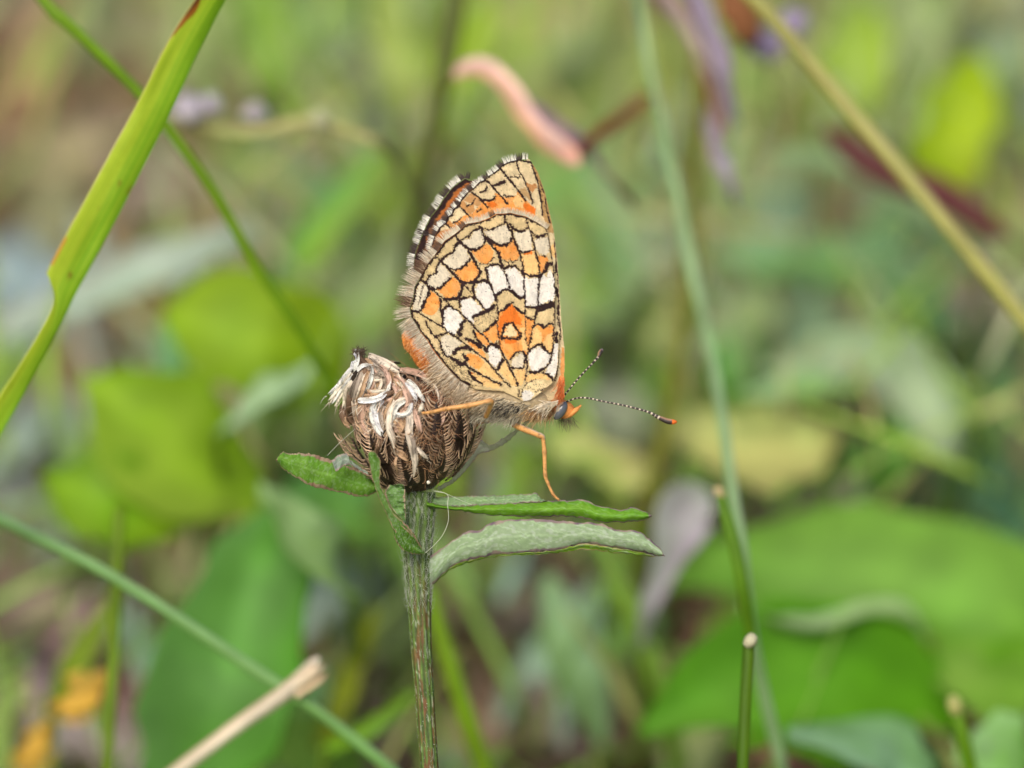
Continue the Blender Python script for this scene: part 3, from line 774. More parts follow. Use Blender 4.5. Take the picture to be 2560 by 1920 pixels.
    # fur of the body
    mb = MB()

    def fur(poly, n, direc, ln, colrange, dep, jit=0.25, rad=0.8):
        Pp = np.asarray(poly, float)
        k = 0
        xs, ys = [], []
        while k < n:
            x = rng.uniform(Pp[:, 0].min(), Pp[:, 0].max(), n * 3)
            y = rng.uniform(Pp[:, 1].min(), Pp[:, 1].max(), n * 3)
            i = inpoly(x, y, Pp)
            xs.append(x[i]); ys.append(y[i])
            k += int(i.sum())
        x, y = np.concatenate(xs)[:n], np.concatenate(ys)[:n]
        c = lin(colrange[0]) + (lin(colrange[1]) - lin(colrange[0])) * rng.random((n, 1))
        bl = pdir(rng.normal(0, .25, n), rng.uniform(0, .5, n), rng.normal(0, .2, n))
        strands(mb, V(x, y, dep(x, y, n)), pdir(np.full(n, direc[0]), np.full(n, direc[1]), np.full(n, direc[2])), rng.uniform(0.6, 1.2, n) * ln * PX, rad * PX, c, bend=bl, jit=jit)
    bp = s
    br = s[:, 3]

    def on_body(x, y, n):
        dd = np.hypot(x[:, None] - bp[None, :, 0], y[:, None] - bp[None, :, 1])
        rr = np.clip(br[None] ** 2 - dd ** 2, 0, None).max(1)
        return 0.1 - np.sqrt(rr) * MMPX
    fur([(1385, 1012), (1395, 1035), (1360, 1045), (1300, 1050), (1220, 1040), (1180, 1020), (1190, 995), (1260, 992), (1340, 1010)], 620, (-0.95, 0.2, -0.2), 22, ((92, 84, 70), (250, 236, 204)), on_body, 0.3, 1.5)
    fur([(1290, 1010), (1285, 1035), (1225, 1030), (1230, 1005)], 120, (-0.95, 0.25, -0.25), 20, ((46, 44, 46), (104, 98, 90)), on_body, 0.3, 1.6)
    fur([(1306, 1010), (1312, 1022), (1292, 1032), (1284, 1016)], 50, (-0.9, 0.4, -0.3), 13, ((30, 30, 32), (70, 66, 62)), on_body, 0.3, 1.6)
    fur([(1395, 1010), (1398, 1035), (1340, 1046), (1318, 1024)], 260, (-0.75, 0.5, -0.3), 30, ((168, 116, 62), (250, 222, 170)), on_body, 0.3, 1.5)
    fur([(1300, 1040), (1190, 1030), (1190, 1045), (1300, 1052)], 240, (-0.85, 0.45, -0.1), 26, ((170, 158, 130), (250, 242, 220)), on_body, 0.25, 1.3)
    fur([(1412, 996), (1396, 992), (1380, 1018), (1386, 1030)], 150, (-0.6, 0.1, -0.5), 14, ((176, 84, 30), (240, 168, 96)), on_body, 0.5, 1.3)
    fur([(1255, 985), (1180, 975), (1100, 930), (1075, 905), (1090, 950), (1160, 1005), (1240, 1015)], 700, (-0.88, 0.38, -0.2), 32, ((170, 138, 96), (252, 236, 204)), on_body, 0.2, 1.3)
    fur([(1075, 905), (1010, 835), (1020, 870), (1070, 925)], 160, (-0.7, 0.5, -0.3), 14, ((226, 132, 52), (246, 188, 120)), on_body, 0.4, 1.3)
    fur([(1400, 940), (1412, 940), (1412, 992), (1396, 992)], 130, (-0.45, 0.85, -0.25), 26, ((222, 104, 40), (240, 170, 110)), lambda x, y, n: np.full(n, -1.4), 0.2, 1.3)
    fur([(1405, 1044), (1432, 1042), (1436, 1050), (1385, 1052)], 70, (0.3, 0.9, -0.1), 26, ((50, 46, 42), (150, 134, 104)), on_body, 0.35, 0.7)
    mb.build('hair', M_HAIR, body)
    # pale shoulder tuft at the wing base
    mb = MB()
    fur([(1398, 1000), (1362, 1006), (1362, 1014), (1394, 1012)], 80, (-0.9, 0.34, -0.2), 36, ((232, 214, 180), (252, 244, 224)), lambda x, y, n: np.full(n, -1.75), 0.3, 1.3)
    mb.build('shoulder_tuft', M_HAIR, body)
    # palps
    for dz in (-0.25, 0.35):
        pc = spline(np.array([[1408, 1042, dz, 6], [1424, 1036, dz, 8], [1440, 1025, dz, 6], [1453, 1013, dz, 2]], float), 14)
        v, f, u, vv, w = sweep(V(pc[:, 0], pc[:, 1], pc[:, 2]), pc[:, 3] * PX, pc[:, 3] * PX, AF, 10)
        mk('palp', v, f, lin((214, 144, 76)), M_BODY, bf)
    # antennae, ringed black and white, clubbed
    for tipc, ctrl in zip((lin((120, 104, 112)), lin((226, 112, 40))), ([[1408, 992, -0.1, 2.6], [1446, 946, 0.2, 2.6], [1479, 911, 1.0, 2.8], [1496, 892, 1.6, 4.2], [1500, 883, 1.8, 6.4], [1504, 876, 2.0, 5.6], [1506, 872, 2.0, 2]],
                 [[1412, 1006, -0.5, 2.6], [1440, 996, -0.7, 2.6], [1468, 995, -1.0, 2.6], [1511, 1004, -1.2, 2.6], [1566, 1015, -1.4, 2.8], [1620, 1030, -1.5, 3.4], [1645, 1043, -1.5, 5.6], [1668, 1053, -1.5, 8.0], [1684, 1055, -1.5, 7.2], [1692, 1054, -1.5, 3]])):
        cc = spline(np.array([r for r in ctrl], float), 150)
        P = V(cc[:, 0], cc[:, 1], cc[:, 2])
        v, f, u, vv, w = sweep(P, cc[:, 3] * PX * .88, cc[:, 3] * PX * .88, AF, 9)
        ln = np.linalg.norm(np.diff(np.array(ctrl)[:, :2], axis=0), axis=1).sum()
        ring = ((u * ln / 10.5) % 1) < 0.30
        ac = np.tile(lin((58, 48, 44)), (len(v), 1))
        ac[ring & (u < 0.86)] = lin((214, 202, 178))
        ac[u > 0.955] = tipc
        under = (u > 0.84) & (u <= 0.955) & (vv > 0.5)
        ac[under] = lin((180, 140, 110))
        mk('antenna', v, f, ac, M_LEG, bf)
    # legs
    oc = lin((222, 164, 98))
    legs = [
        [[1285, 1060, 0.2, 10], [1310, 1072, -0.6, 9.5], [1352, 1090, -1.4, 7], [1357, 1094, -1.4, 5.5], [1361, 1130, -1.2, 5.8], [1363, 1186, -1.0, 5.2], [1370, 1208, -0.9, 4.2], [1383, 1236, -0.8, 3.8], [1398, 1250, -0.7, 3.2]],
        [[1214, 1040, -2.0, 8], [1222, 1022, -3.2, 8], [1228, 1005, -4.4, 7.2], [1224, 1003, -4.6, 6.4], [1170, 1014, -4.5, 6.6], [1114, 1022, -4.3, 5.6], [1085, 1029, -4.0, 4.6], [1055, 1033, -3.6, 3.4]],
        [[1240, 1050, 1.8, 7], [1206, 1054, 2.0, 6], [1190, 1063, 2.4, 5], [1176, 1078, 3.0, 4]],
    ]
    for L in legs:
        cc = spline(np.array(L, float), 60)
        jn = np.array([np.argmin(np.hypot(cc[:, 0] - q[0], cc[:, 1] - q[1])) for q in L[2:-1]])
        bul = np.exp(-((np.arange(60)[:, None] - jn[None]) / 1.1) ** 2).max(1)
        rr = cc[:, 3] * (0.92 + 0.22 * bul) * PX
        v, f, u, vv, w = sweep(V(cc[:, 0], cc[:, 1], cc[:, 2]), rr, rr, AF, 10)
        lc = np.tile(oc, (len(v), 1)) * (0.85 + 0.3 * vnoise(u * 40, vv * 2, 9))[:, None]
        lc = lc * (1 - 0.35 * np.repeat(bul, 10))[:, None]
        lc[vnoise(u * 90, vv * 3 + 5, 12) > .86] *= 0.45
        lc[(vv > 0.35) & (u < 0.35)] = lin((190, 176, 150))
        lg = mk('leg', v, f, lc, M_LEG, bf)
        mbl = MB()
        k = rng.integers(5, 58, 70)
        strands(mbl, V(cc[k, 0] + rng.normal(0, 3, 70), cc[k, 1] + rng.normal(0, 3, 70), cc[k, 2] - 0.1), pdir(rng.normal(0, 1, 70), rng.normal(0, 1, 70), rng.normal(0, 1, 70)), 7 * PX, 0.5 * PX, lin((120, 84, 50)))
        mbl.build('bristles', M_HAIR, lg)
    return bf


build_butterfly()


# ------------------------------------------------------------------ knapweed
AXIS = np.array([[1055, 1228, 30], [1049, 1202, 80], [1043, 1162, 122], [1040, 1112, 143], [1034, 1072, 140], [1012, 1038, 114], [975, 1003, 100], [932, 962, 76], [905, 930, 44], [895, 915, 20]], float)
HD = 2.4          # depth of the head's axis (mm)
AXF = spline(AXIS, 60)


def head_front(x, y):
    x, y = np.asarray(x, float), np.asarray(y, float)
    dd = (x[..., None] - AXF[:, 0]) ** 2 + (y[..., None] - AXF[:, 1]) ** 2
    return HD - np.sqrt(np.clip(AXF[:, 2] ** 2 - dd, 0, None).max(-1)) * MMPX


def leaf_from_edges(top, bot, dep, n=150, m=30, cup=0.22, thick=0.035, colf=None, rag=2.0, seed=0):
    """leaf blade between two photo-plane edge lines that run base -> tip"""
    a, b = spline(np.asarray(top, float), n), spline(np.asarray(bot, float), n)
    u = np.linspace(0, 1, n)
    a = a + np.stack([(vnoise(u * 60, u * 0, seed) - .5) * rag, (vnoise(u * 70, u * 0 + 9, seed) - .5) * rag * 2], 1)
    b = b + np.stack([(vnoise(u * 60, u * 0 + 3, seed) - .5) * rag, (vnoise(u * 70, u * 0 + 5, seed) - .5) * rag * 2], 1)
    t = np.linspace(0, 1, m)
    U, Tt = np.meshgrid(u, t, indexing='ij')
    X = a[:, None, 0] * (1 - Tt) + b[:, None, 0] * Tt
    Y = a[:, None, 1] * (1 - Tt) + b[:, None, 1] * Tt
    Dp = dep(U, Tt) + (vnoise(U * 9 + seed, Tt * 3, seed + 1) - .5) * cup
    rimd = np.minimum(Tt, 1 - Tt)
    th = thick * (0.25 + 0.75 * np.clip(rimd * 8, 0, 1))
    front = V(X, Y, Dp - th).reshape(-1, 3)
    back = V(X, Y, Dp + th).reshape(-1, 3)
    i = np.arange(n * m).reshape(n, m)
    f1 = np.stack([i[:-1, :-1], i[:-1, 1:], i[1:, 1:], i[1:, :-1]], -1).reshape(-1, 4)
    f2 = f1[:, ::-1] + n * m
    ring = np.concatenate([i[:, 0], i[-1, 1:], i[::-1, -1][1:], i[0, ::-1][1:-1]])
    r2 = np.roll(ring, -1)
    f3 = np.stack([ring, r2, r2 + n * m, ring + n * m], -1)
    c = colf(U.ravel(), Tt.ravel())
    return np.concatenate([front, back]), np.concatenate([f1, f2, f3]).tolist(), np.concatenate([c, c])


def blade_cols(main, alt, rim, rimw=0.06, veins=5, seed=0, split=None, fuzz=0.25):
    def g(u, t):
        n = vnoise(u * 14, t * 6, seed)[:, None]
        c = lin(main) * (1 - n * 0.6) + lin(alt) * n * 0.6
        if split is not None:
            k = t > split(u)
            c[k] = lin((104, 152, 36)) * (0.85 + 0.3 * n[k])
        net = np.abs(((u * veins * 2.2 + np.abs(t - .5) * 2.4) % 1) - .5) > 0.46
        c[net] = c[net] * 1.18 + 0.02
        side = np.abs(((u * veins * 1.6 - np.abs(t - .5) * 1.3) % 1) - .5) > 0.47
        c[side] = c[side] * 1.12 + 0.015
        mid = np.abs(t - 0.5) < 0.03
        c[mid] = c[mid] * 1.15 + 0.02
        fz = vnoise(u * 75, t * 16, seed + 3) > 0.70
        c[fz] = c[fz] * (1 - fuzz) + lin((200, 208, 196)) * fuzz
        e = (np.minimum(t, 1 - t) < rimw * (0.5 + vnoise(u * 25, t * 0, seed + 2))) | (u > 0.985)
        rn = vnoise(u * 40, t * 0 + 4, seed + 5)[:, None]
        rc = lin(rim) * (1 - rn * 0.6) + lin((196, 180, 150)) * rn * 0.6
        c[e] = rc[e]
        return c
    return g


def build_knapweed():
    # stem: in the focal plane within the picture, then down to the soil
    st = np.array([[1052, 1232, 2.4, 36], [1050, 1290, 2.2, 37], [1044, 1380, 1.9, 36], [1047, 1460, 1.6, 32], [1052, 1600, 1.2, 27], [1062, 1750, 1.0, 24], [1073, 1920, 0.8, 23.5], [1085, 2080, 1.5, 24]], float)
    s = spline(st, 120)
    P = V(s[:, 0], s[:, 1], s[:, 2])
    tail = land(P[-1], (0.004, 0.016), 30)
    foot = tail[-1].copy()
    foot[2] = 0
    kw = empty('knapweed', foot, label='upright downy knapweed with one dried brown flower head and narrow leaves', cat='plant')
    P = np.concatenate([P, tail])
    r = np.concatenate([s[:, 3], np.full(len(tail), 24.0)]) * PX
    m = 48
    v, f, u, vv, w = sweep(P, r, r, AF, m)
    th = np.tile(np.arange(m) * 2 * math.pi / m, len(P))
    rib = 0.5 + 0.5 * np.cos(th * 11)
    cen = np.repeat(P, m, 0)
    v = cen + (v - cen) * (0.92 + 0.10 * rib)[:, None]
    along = np.repeat(np.linspace(0, 1, len(P)), m)
    n1 = vnoise(th * 7, along * 26, 60)
    n2 = vnoise(th * 22, along * 260, 61)
    green, brown, dark, pale = lin((94, 122, 54)), lin((112, 78, 48)), lin((58, 74, 34)), lin((190, 200, 172))
    lowk = np.clip((along - 0.1) / 0.3, 0, 1)
    bmix = (np.clip((n1 - 0.48) * 5, 0, 1) * lowk * np.clip(np.cos(th + 0.6) + 0.9, 0, 1))[:, None]
    c = (green * rib[:, None] + dark * (1 - rib[:, None])) * (0.8 + 0.4 * n2)[:, None]
    c = c * (1 - bmix) + brown * bmix
    hl = ((vnoise(th * 16, along * 45, 62) > 0.78) & (n2 > 0.35))
    c[hl] = c[hl] * 0.45 + pale * 0.45
    sp = (np.hypot((along - 0.605) * 18, 0) < 0.25) & (np.abs(((th + 0.3 + math.pi / 2) % (2 * math.pi)) - math.pi) < 0.8)
    c[sp] = lin((52, 34, 34))
    stem = mk('stem', v, f, c, M_STEM, kw)
    # downy hairs of the stem
    n = 1500
    k = rng.integers(0, 118, n)
    k[:900] = rng.integers(0, 42, 900)
    a = rng.uniform(0, 2 * math.pi, n)
    rad = pdir(np.cos(a), np.zeros(n), np.sin(a))
    root = P[k] + rad * (r[k] * 0.98)[:, None]
    along_d = nrm(P[k] - P[np.minimum(k + 1, len(P) - 1)])
    mb = MB()
    strands(mb, root, rad * 0.5 - along_d * rng.choice([-1, 1], (n, 1)) * 0.8, rng.uniform(0.15, 0.9, n) * (1.2 * (k < 46) + 0.45) * MM, 0.5 * PX, lin((206, 212, 196)) * rng.uniform(.7, 1, (n, 1)), bend=along_d * 0.6 - rad * 0.4, jit=0.3)
    mb.build('stem_hairs', M_HAIR, stem, kind='stuff')

    # flower head: dark core, bracts with combed fringes, dry florets
    ax = V(AXF[:, 0], AXF[:, 1], np.full(60, HD))
    v, f, u, vv, w = sweep(ax, AXF[:, 2] * PX * 0.93, AXF[:, 2] * PX * 0.93, AF, 40)
    cc = np.tile(lin((62, 48, 38)), (len(v), 1)) * (0.6 + 0.8 * vnoise(u * 40, vv * 12 + w * 12, 5))[:, None]
    head = mk('flower_head', v, f, cc, M_BRACT, kw, label='dried brown flower head with curled pale florets and combed bracts')
    # bract meshes (several shapes, shared)
    meshes = []
    for q in range(5):
        r2 = np.random.default_rng(100 + q)
        mb = MB()
        L = 2.1 * MM
        yy = np.linspace(0, L, 12)
        bend = -yy ** 2 / (2 * 3.8 * MM)
        wd = np.interp(yy / L, [0, .35, .75, 1], [0.75, 0.62, 0.34, 0.06]) * MM
        P_ = np.stack([np.zeros(12), yy, 0.14 * MM + bend], 1)
        v, f, u, vv, w = sweep(P_, wd * 0.62, 0.07 * MM, (0, 0, 1), 8)
        tone = [(66, 48, 38), (54, 40, 34), (78, 58, 44), (60, 46, 42), (46, 36, 32)][q]
        c = lin(tone) * (0.7 + 0.5 * np.abs(vv))[:, None]
        c[np.abs(vv) < 0.2] *= 0.6
        mb.add(v, f, c)
        n = 10
        for sgn in (-1, 1):
            t = np.linspace(0.10, 0.97, n) + r2.normal(0, 0.012, n)
            y0 = t * L
            w0 = np.interp(t, [0, .35, .75, 1], [0.75, 0.62, 0.34, 0.06]) * MM * 0.55
            root = np.stack([sgn * w0, y0, 0.14 * MM - y0 ** 2 / (2 * 3.8 * MM)], 1)
            dr = np.stack([np.full(n, sgn * 0.86), np.full(n, 0.40), np.full(n, 0.34)], 1)
            ln = np.interp(t, [0, .3, .7, 1], [0.7, 1.15, 1.05, 0.8]) * MM * r2.uniform(.85, 1.15, n)
            cl = lin((212, 180, 148)) * r2.uniform(0.45, 1.15, (n, 1))
            strands(mb, root, dr, ln, 0.070 * MM, cl, bend=np.array([[-sgn * 0.3, 0.45, -0.55]]), seg=3, jit=0.07)
        me_o = mb.build('bract', M_BRACT, head)
        meshes.append(me_o.data)
        org = ORG[me_o]
        me_o.data.transform(Matrix.Translation(Vector(org)))
        bpy.data.objects.remove(me_o)
    rows = [(0.09, 8, 0.6), (0.13, 10, 0.75), (0.20, 13, .85), (0.29, 16, .95), (0.39, 18, 1.0), (0.49, 19, 1.05), (0.59, 19, 1.05), (0.69, 17, 1.0), (0.78, 14, 0.9)]
    axT = nrm(np.gradient(ax, axis=0))
    nb = 0
    for ri, (t, cnt, scl) in enumerate(rows):
        i = t * 59
        i0 = int(i)
        c = ax[i0]
        T = axT[i0]
        b1 = nrm(np.cross(T, AF)[None])[0]
        b2 = np.cross(b1, T)
        R = np.interp(i, np.arange(60), AXF[:, 2]) * PX * 0.93
        dR = (np.interp(i + 1, np.arange(60), AXF[:, 2]) - np.interp(i - 1, np.arange(60), AXF[:, 2])) * PX * 0.93 / (2 * np.linalg.norm(ax[1] - ax[0]))
        cnt = max(6, int(cnt * .74))
        for j in range(cnt):
            an = 2 * math.pi * (j + 0.5 * (ri % 2) + rng.normal(0, 0.07)) / cnt
            rad = b1 * math.cos(an) + b2 * math.sin(an)
            tang = nrm((T + rad * dR)[None])[0]
            x = np.cross(tang, rad)
            x = x / np.linalg.norm(x)
            nrmv = np.cross(x, tang)
            o = bpy.data.objects.new('bract', meshes[rng.integers(0, 5)])
            COL.objects.link(o)
            o.parent = head
            pos = c + rad * (R + 0.05 * MM + rng.uniform(0, .12) * MM)
            sc = 1.32 * scl * rng.uniform(0.9, 1.12)
            rot = Matrix(((x[0], tang[0], nrmv[0]), (x[1], tang[1], nrmv[1]), (x[2], tang[2], nrmv[2]))).to_4x4()
            rot = rot @ Matrix.Rotation(rng.normal(0, 0.12), 4, 'Z') @ Matrix.Rotation(rng.normal(0.03, 0.07), 4, 'X')
            o.matrix_basis = Matrix.Translation(Vector(pos - ORG[head])) @ rot @ Matrix.Scale(sc, 4)
            nb += 1
    # tangle of loose red-brown fringe hairs near the mouth of the head
    mb = MB()
    n = 240
    x, y = rng.normal(1098, 42, n), rng.normal(985, 45, n)
    strands(mb, V(x, y, head_front(x, y) - 0.35), pdir(rng.normal(0, 1, n), rng.normal(0, 1, n), rng.normal(-.3, .4, n)), rng.uniform(.5, 1.3, n) * MM, 0.034 * MM, lin((170, 116, 84)) * rng.uniform(.6, 1.25, (n, 1)), bend=pdir(rng.normal(0, .9, n), rng.normal(0, .9, n), rng.normal(0, .3, n)), seg=6)
    n = 160
    x, y = rng.normal(1050, 40, n), rng.normal(1090, 45, n)
    strands(mb, V(x, y, head_front(x, y) - 0.5), pdir(rng.normal(.6, .6, n), rng.normal(.1, .7, n), rng.normal(-.2, .3, n)), rng.uniform(.5, 1.2, n) * MM, 0.03 * MM, lin((186, 140, 100)) * rng.uniform(.5, 1.2, (n, 1)), bend=pdir(rng.normal(0, .7, n), rng.normal(0, .7, n), rng.normal(0, .3, n)), seg=5)
    mb.build('fringe_hairs', M_BRACT, head, kind='stuff')

    CR, WH, GR, PK, TN, BR = (226, 212, 190), (240, 234, 222), (168, 154, 138), (206, 172, 150), (186, 154, 120), (128, 102, 80)
    FL = [  # zoomed-photo centre lines, full width, colour, lift off the head in mm
        (BR, 120, .2, [(470, 160), (520, 260), (560, 360), (560, 470)]), (BR, 130, .2, [(430, 560), (420, 700), (430, 850), (470, 960)]), (BR, 110, .2, [(350, 700), (350, 820), (400, 940)]),
        (TN, 150, .2, [(600, 480), (660, 560), (680, 640)]), (GR, 110, .3, [(560, 640), (560, 760), (560, 900)]),
        (WH, 74, .9, [(470, 130), (458, 230), (430, 320), (392, 400)]), (WH, 52, 1.0, [(430, 330), (350, 430), (270, 540), (130, 655)]), (CR, 46, .9, [(410, 380), (330, 480), (250, 600), (165, 700)]),
        (WH, 44, .8, [(400, 420), (310, 540), (260, 640), (205, 718)]), (CR, 40, .7, [(390, 470), (330, 580), (280, 680), (248, 742)]), (CR, 54, .7, [(420, 470), (350, 560), (345, 680), (315, 785)]), (GR, 46, .6, [(470, 430), (410, 560), (380, 680), (350, 780)]),
        (GR, 70, .6, [(540, 320), (490, 450), (450, 580), (390, 770)]), (TN, 54, .6, [(580, 360), (540, 480), (500, 610), (430, 740)]), (WH, 42, 1.0, [(608, 300), (604, 400), (575, 500), (530, 610)]), (WH, 34, 1.1, [(470, 360), (540, 305), (625, 310)]),
        (CR, 92, .9, [(590, 200), (700, 260), (800, 310), (915, 365)]), (GR, 50, 1.0, [(600, 215), (690, 290), (760, 330)]), (PK, 62, .9, [(680, 300), (755, 370), (790, 480), (755, 590)]), (WH, 34, 1.0, [(720, 330), (795, 420), (800, 520), (770, 590)]),
        (GR, 44, .7, [(590, 400), (680, 410), (770, 420)]), (CR, 44, .7, [(590, 450), (680, 452), (760, 455)]), (WH, 52, 1.1, [(470, 665), (570, 668), (680, 645), (770, 585)]),
        (PK, 76, .8, [(850, 410), (940, 480), (990, 580), (1015, 680), (975, 745)]), (CR, 40, .9, [(880, 440), (975, 540), (1000, 640)]), (WH, 44, 1.2, [(1035, 700), (1005, 790), (930, 825), (845, 800)]),
        (CR, 62, 1.0, [(980, 640), (880, 690), (815, 790), (790, 900), (800, 990), (845, 1100), (872, 1240)]), (WH, 40, 1.1, [(960, 670), (870, 730), (830, 830), (815, 930)]), (WH, 96, .9, [(720, 650), (645, 740), (650, 860), (700, 980), (760, 1070)]),
        (GR, 40, 1.0, [(760, 720), (720, 800), (740, 930), (770, 1020)]), (PK, 60, .8, [(620, 690), (530, 770), (520, 880), (565, 990), (600, 1105)]), (CR, 36, .9, [(560, 760), (545, 850), (590, 990), (625, 1130)]),
        (CR, 72, 1.0, [(1005, 750), (1010, 880), (1000, 1000), (1035, 1150), (1070, 1310), (1065, 1480)]), (PK, 52, .8, [(1055, 760), (1100, 890), (1125, 1010)]), (GR, 46, 1.1, [(1000, 980), (1040, 1080), (1055, 1200), (1068, 1330)]),
        (PK, 72, .7, [(910, 355), (1050, 370), (1170, 420), (1285, 520), (1330, 620), (1320, 710)]), (CR, 44, .8, [(1140, 430), (1260, 500), (1310, 600), (1325, 690)]), (WH, 64, .9, [(965, 470), (1035, 540), (1085, 620), (1140, 700)]), (CR, 58, .9, [(1150, 690), (1120, 790)]),
        (PK, 40, .5, [(1355, 750), (1355, 870), (1330, 930)]), (TN, 110, .3, [(880, 860), (940, 950), (900, 1060)]), (PK, 100, .4, [(820, 960), (900, 940), (960, 1000)]), (CR, 46, .9, [(1085, 1150), (1140, 1220), (1200, 1285)]),
        (TN, 52, .4, [(335, 790), (330, 880), (400, 960)]), (TN, 70, .4, [(480, 720), (480, 850), (520, 960)]), (BR, 70, .4, [(700, 700), (760, 620), (860, 580), (930, 590)]), (PK, 60, .5, [(820, 470), (880, 560), (900, 650)]), (BR, 60, .4, [(1000, 420), (1080, 500), (1120, 580)]),
        (TN, 60, .5, [(870, 1180), (950, 1250), (1000, 1290)]), (BR, 70, .4, [(720, 1080), (660, 1150), (640, 1230)]), (TN, 30, .6, [(870, 1250), (860, 1340), (900, 1460)]),
    ]
    FILL = []
    for (colr, wdt, lift, pts) in FL:
        for rpt in range(3):
            jx, jy = rng.normal(0, 48, 2)
            FILL.append(([CR, PK, TN, CR, GR][rng.integers(0, 5)], wdt * rng.uniform(.7, 1.1), lift * rng.uniform(.2, .6), [(a_ + jx + rng.normal(0, 14), b_ + jy + rng.normal(0, 14)) for a_, b_ in pts]))
    FILL = [q for q in FILL if (head_front(*fr('H', q[3]).T) < HD - 1.2).all() and np.mean(q[3], axis=0)[0] < 1000 and np.mean(q[3], axis=0)[1] < 900]
    for (colr, wdt, lift, pts) in FILL + FL:
        p0_ = fr('H', pts)
        nrib = 1 if wdt < 44 else 2
        for q in range(nrib):
            off = (q - (nrib - 1) / 2) * wdt / 4.148 * 0.36
            s = spline(p0_, 26)
            tg = np.gradient(s, axis=0)
            tg = tg / (np.linalg.norm(tg, axis=1, keepdims=True) + 1e-9)
            t = np.linspace(0, 1, 26)
            fan = off * (0.75 + 0.5 * t * rng.uniform(.4, 1.4)) + rng.normal(0, 1.2)
            x, y = s[:, 0] - tg[:, 1] * fan + rng.normal(0, 1), s[:, 1] + tg[:, 0] * fan + rng.normal(0, 1)
            L_ = rng.uniform(.82, 1.05)
            x, y = np.interp(t * L_, t, x), np.interp(t * L_, t, y)
            d = head_front(x, y) - lift * 0.7 - 0.4 * np.sin(t * math.pi) * rng.uniform(.5, 1.2) - 0.12 - 0.1 * q
            hwp = wdt / 4.148 / 2 * (1.3 if nrib == 1 else 0.86) * np.interp(t, [0, .1, .5, .85, 1], [.5, .9, 1, .7, .06]) * PX
            ref = -AF + AX * rng.normal(0, .5) + AU * rng.normal(0, .5)
            v, f, u, vv, w = sweep(V(x, y, d), hwp, np.maximum(hwp * 0.07, 0.018 * MM), ref, 16, cup=rng.choice([-1, 1]) * rng.uniform(.3, .8))
            sd_ = int(rng.integers(0, 999))
            stv = vnoise(vv * 9 + 19, u * 2.5, sd_)
            c = np.clip(lin(colr) * rng.uniform(.95, 1.18), 0, .84) * (0.70 + 0.42 * stv)[:, None]
            spot = (vnoise(u * 22, vv * 4, sd_ + 1) > 0.84) | (vnoise(vv * 7 + 3, u * 5, sd_ + 2) > 0.88)
            c[spot] = c[spot] * 0.32
            mk('floret', v, f, c, M_DRY, head)
    # loose frayed fibres along the pale florets
    mb = MB()
    for (colr, wdt, lift, pts) in FL:
        if sum(colr) < 560:
            continue
        s = spline(fr('H', pts), 12)
        tg = np.gradient(s, axis=0)
        tg = tg / (np.linalg.norm(tg, axis=1, keepdims=True) + 1e-9)
        i = rng.integers(2, 12, 9)
        x, y = s[i, 0] + rng.normal(0, wdt / 13, 9), s[i, 1] + rng.normal(0, wdt / 13, 9)
        strands(mb, V(x, y, head_front(x, y) - lift * .8 - .25), pdir(tg[i, 0], tg[i, 1], rng.normal(0, .25, 9)), rng.uniform(.3, .8, 9) * MM, rng.uniform(.02, .045, 9) * MM, np.clip(lin(colr) * rng.uniform(.7, 1.1, (9, 1)), 0, .8), bend=pdir(rng.normal(0, .5, 9), rng.normal(.2, .4, 9), rng.normal(0, .2, 9)), seg=4, jit=.25)
    mb.build('frayed_fibres', M_DRY, head, kind='stuff')
    # frayed matted florets filling the mouth of the head
    mb = MB()
    n = 420
    x, y = rng.normal(958, 46, n), rng.normal(992, 44, n)
    ok = (head_front(x, y) < HD - 2.2) & (x > 905)
    x, y = x[ok], y[ok]
    n = len(x)
    tone = np.array([lin((206, 180, 152)), lin((178, 146, 118)), lin((228, 214, 192)), lin((150, 122, 98))])[rng.integers(0, 4, n)]
    strands(mb, V(x, y, head_front(x, y) - 0.25), pdir(rng.normal(-.2, .7, n), rng.normal(.5, .7, n), rng.normal(-.1, .3, n)), rng.uniform(.5, 1.3, n) * MM, rng.uniform(.06, .16, n) * MM, tone * rng.uniform(.6, 1.1, (n, 1)), bend=pdir(rng.normal(0, .6, n), rng.normal(.1, .6, n), rng.normal(0, .2, n)), seg=5)
    mb.build('matted_florets', M_DRY, head, kind='stuff')
    # tuft on the top
    mb = MB()
    n = 120
    x, y = rng.uniform(882, 912, n), rng.uniform(872, 892, n)
    strands(mb, V(x, y, np.full(n, 1.2)), pdir(rng.normal(0, .6, n), rng.normal(-.4, .5, n), rng.normal(0, .6, n)), rng.uniform(.2, .6, n) * MM, 0.05 * MM, lin((110, 94, 78)) * rng.uniform(.5, 1.3, (n, 1)))
    mb.build('floret_tuft', M_DRY, head, kind='stuff')

    # leaves
    GRN, PGR, RIM = (88, 142, 34), (140, 168, 112), (104, 84, 84)
    lf = []
    v, f, c = leaf_from_edges(fr('I', [(1160, 560), (1060, 470), (900, 400), (760, 350), (620, 295), (380, 235), (180, 235), (120, 215), (50, 300)]), fr('I', [(1160, 660), (1080, 700), (960, 712), (800, 680), (500, 615), (380, 570), (150, 430), (90, 370), (45, 312)]),
                              lambda U, T: 1.2 - 2.2 * U + 0.9 * (T - .5) ** 2 * 4 * 0.5, colf=blade_cols((96, 146, 40), (124, 164, 66), (146, 118, 96), .08, 6, 3, fuzz=.12), seed=3)
    lf.append(mk('leaf', v, f, c, M_LEAF, kw, label='short broad green leaf with browned edge under the pale florets'))
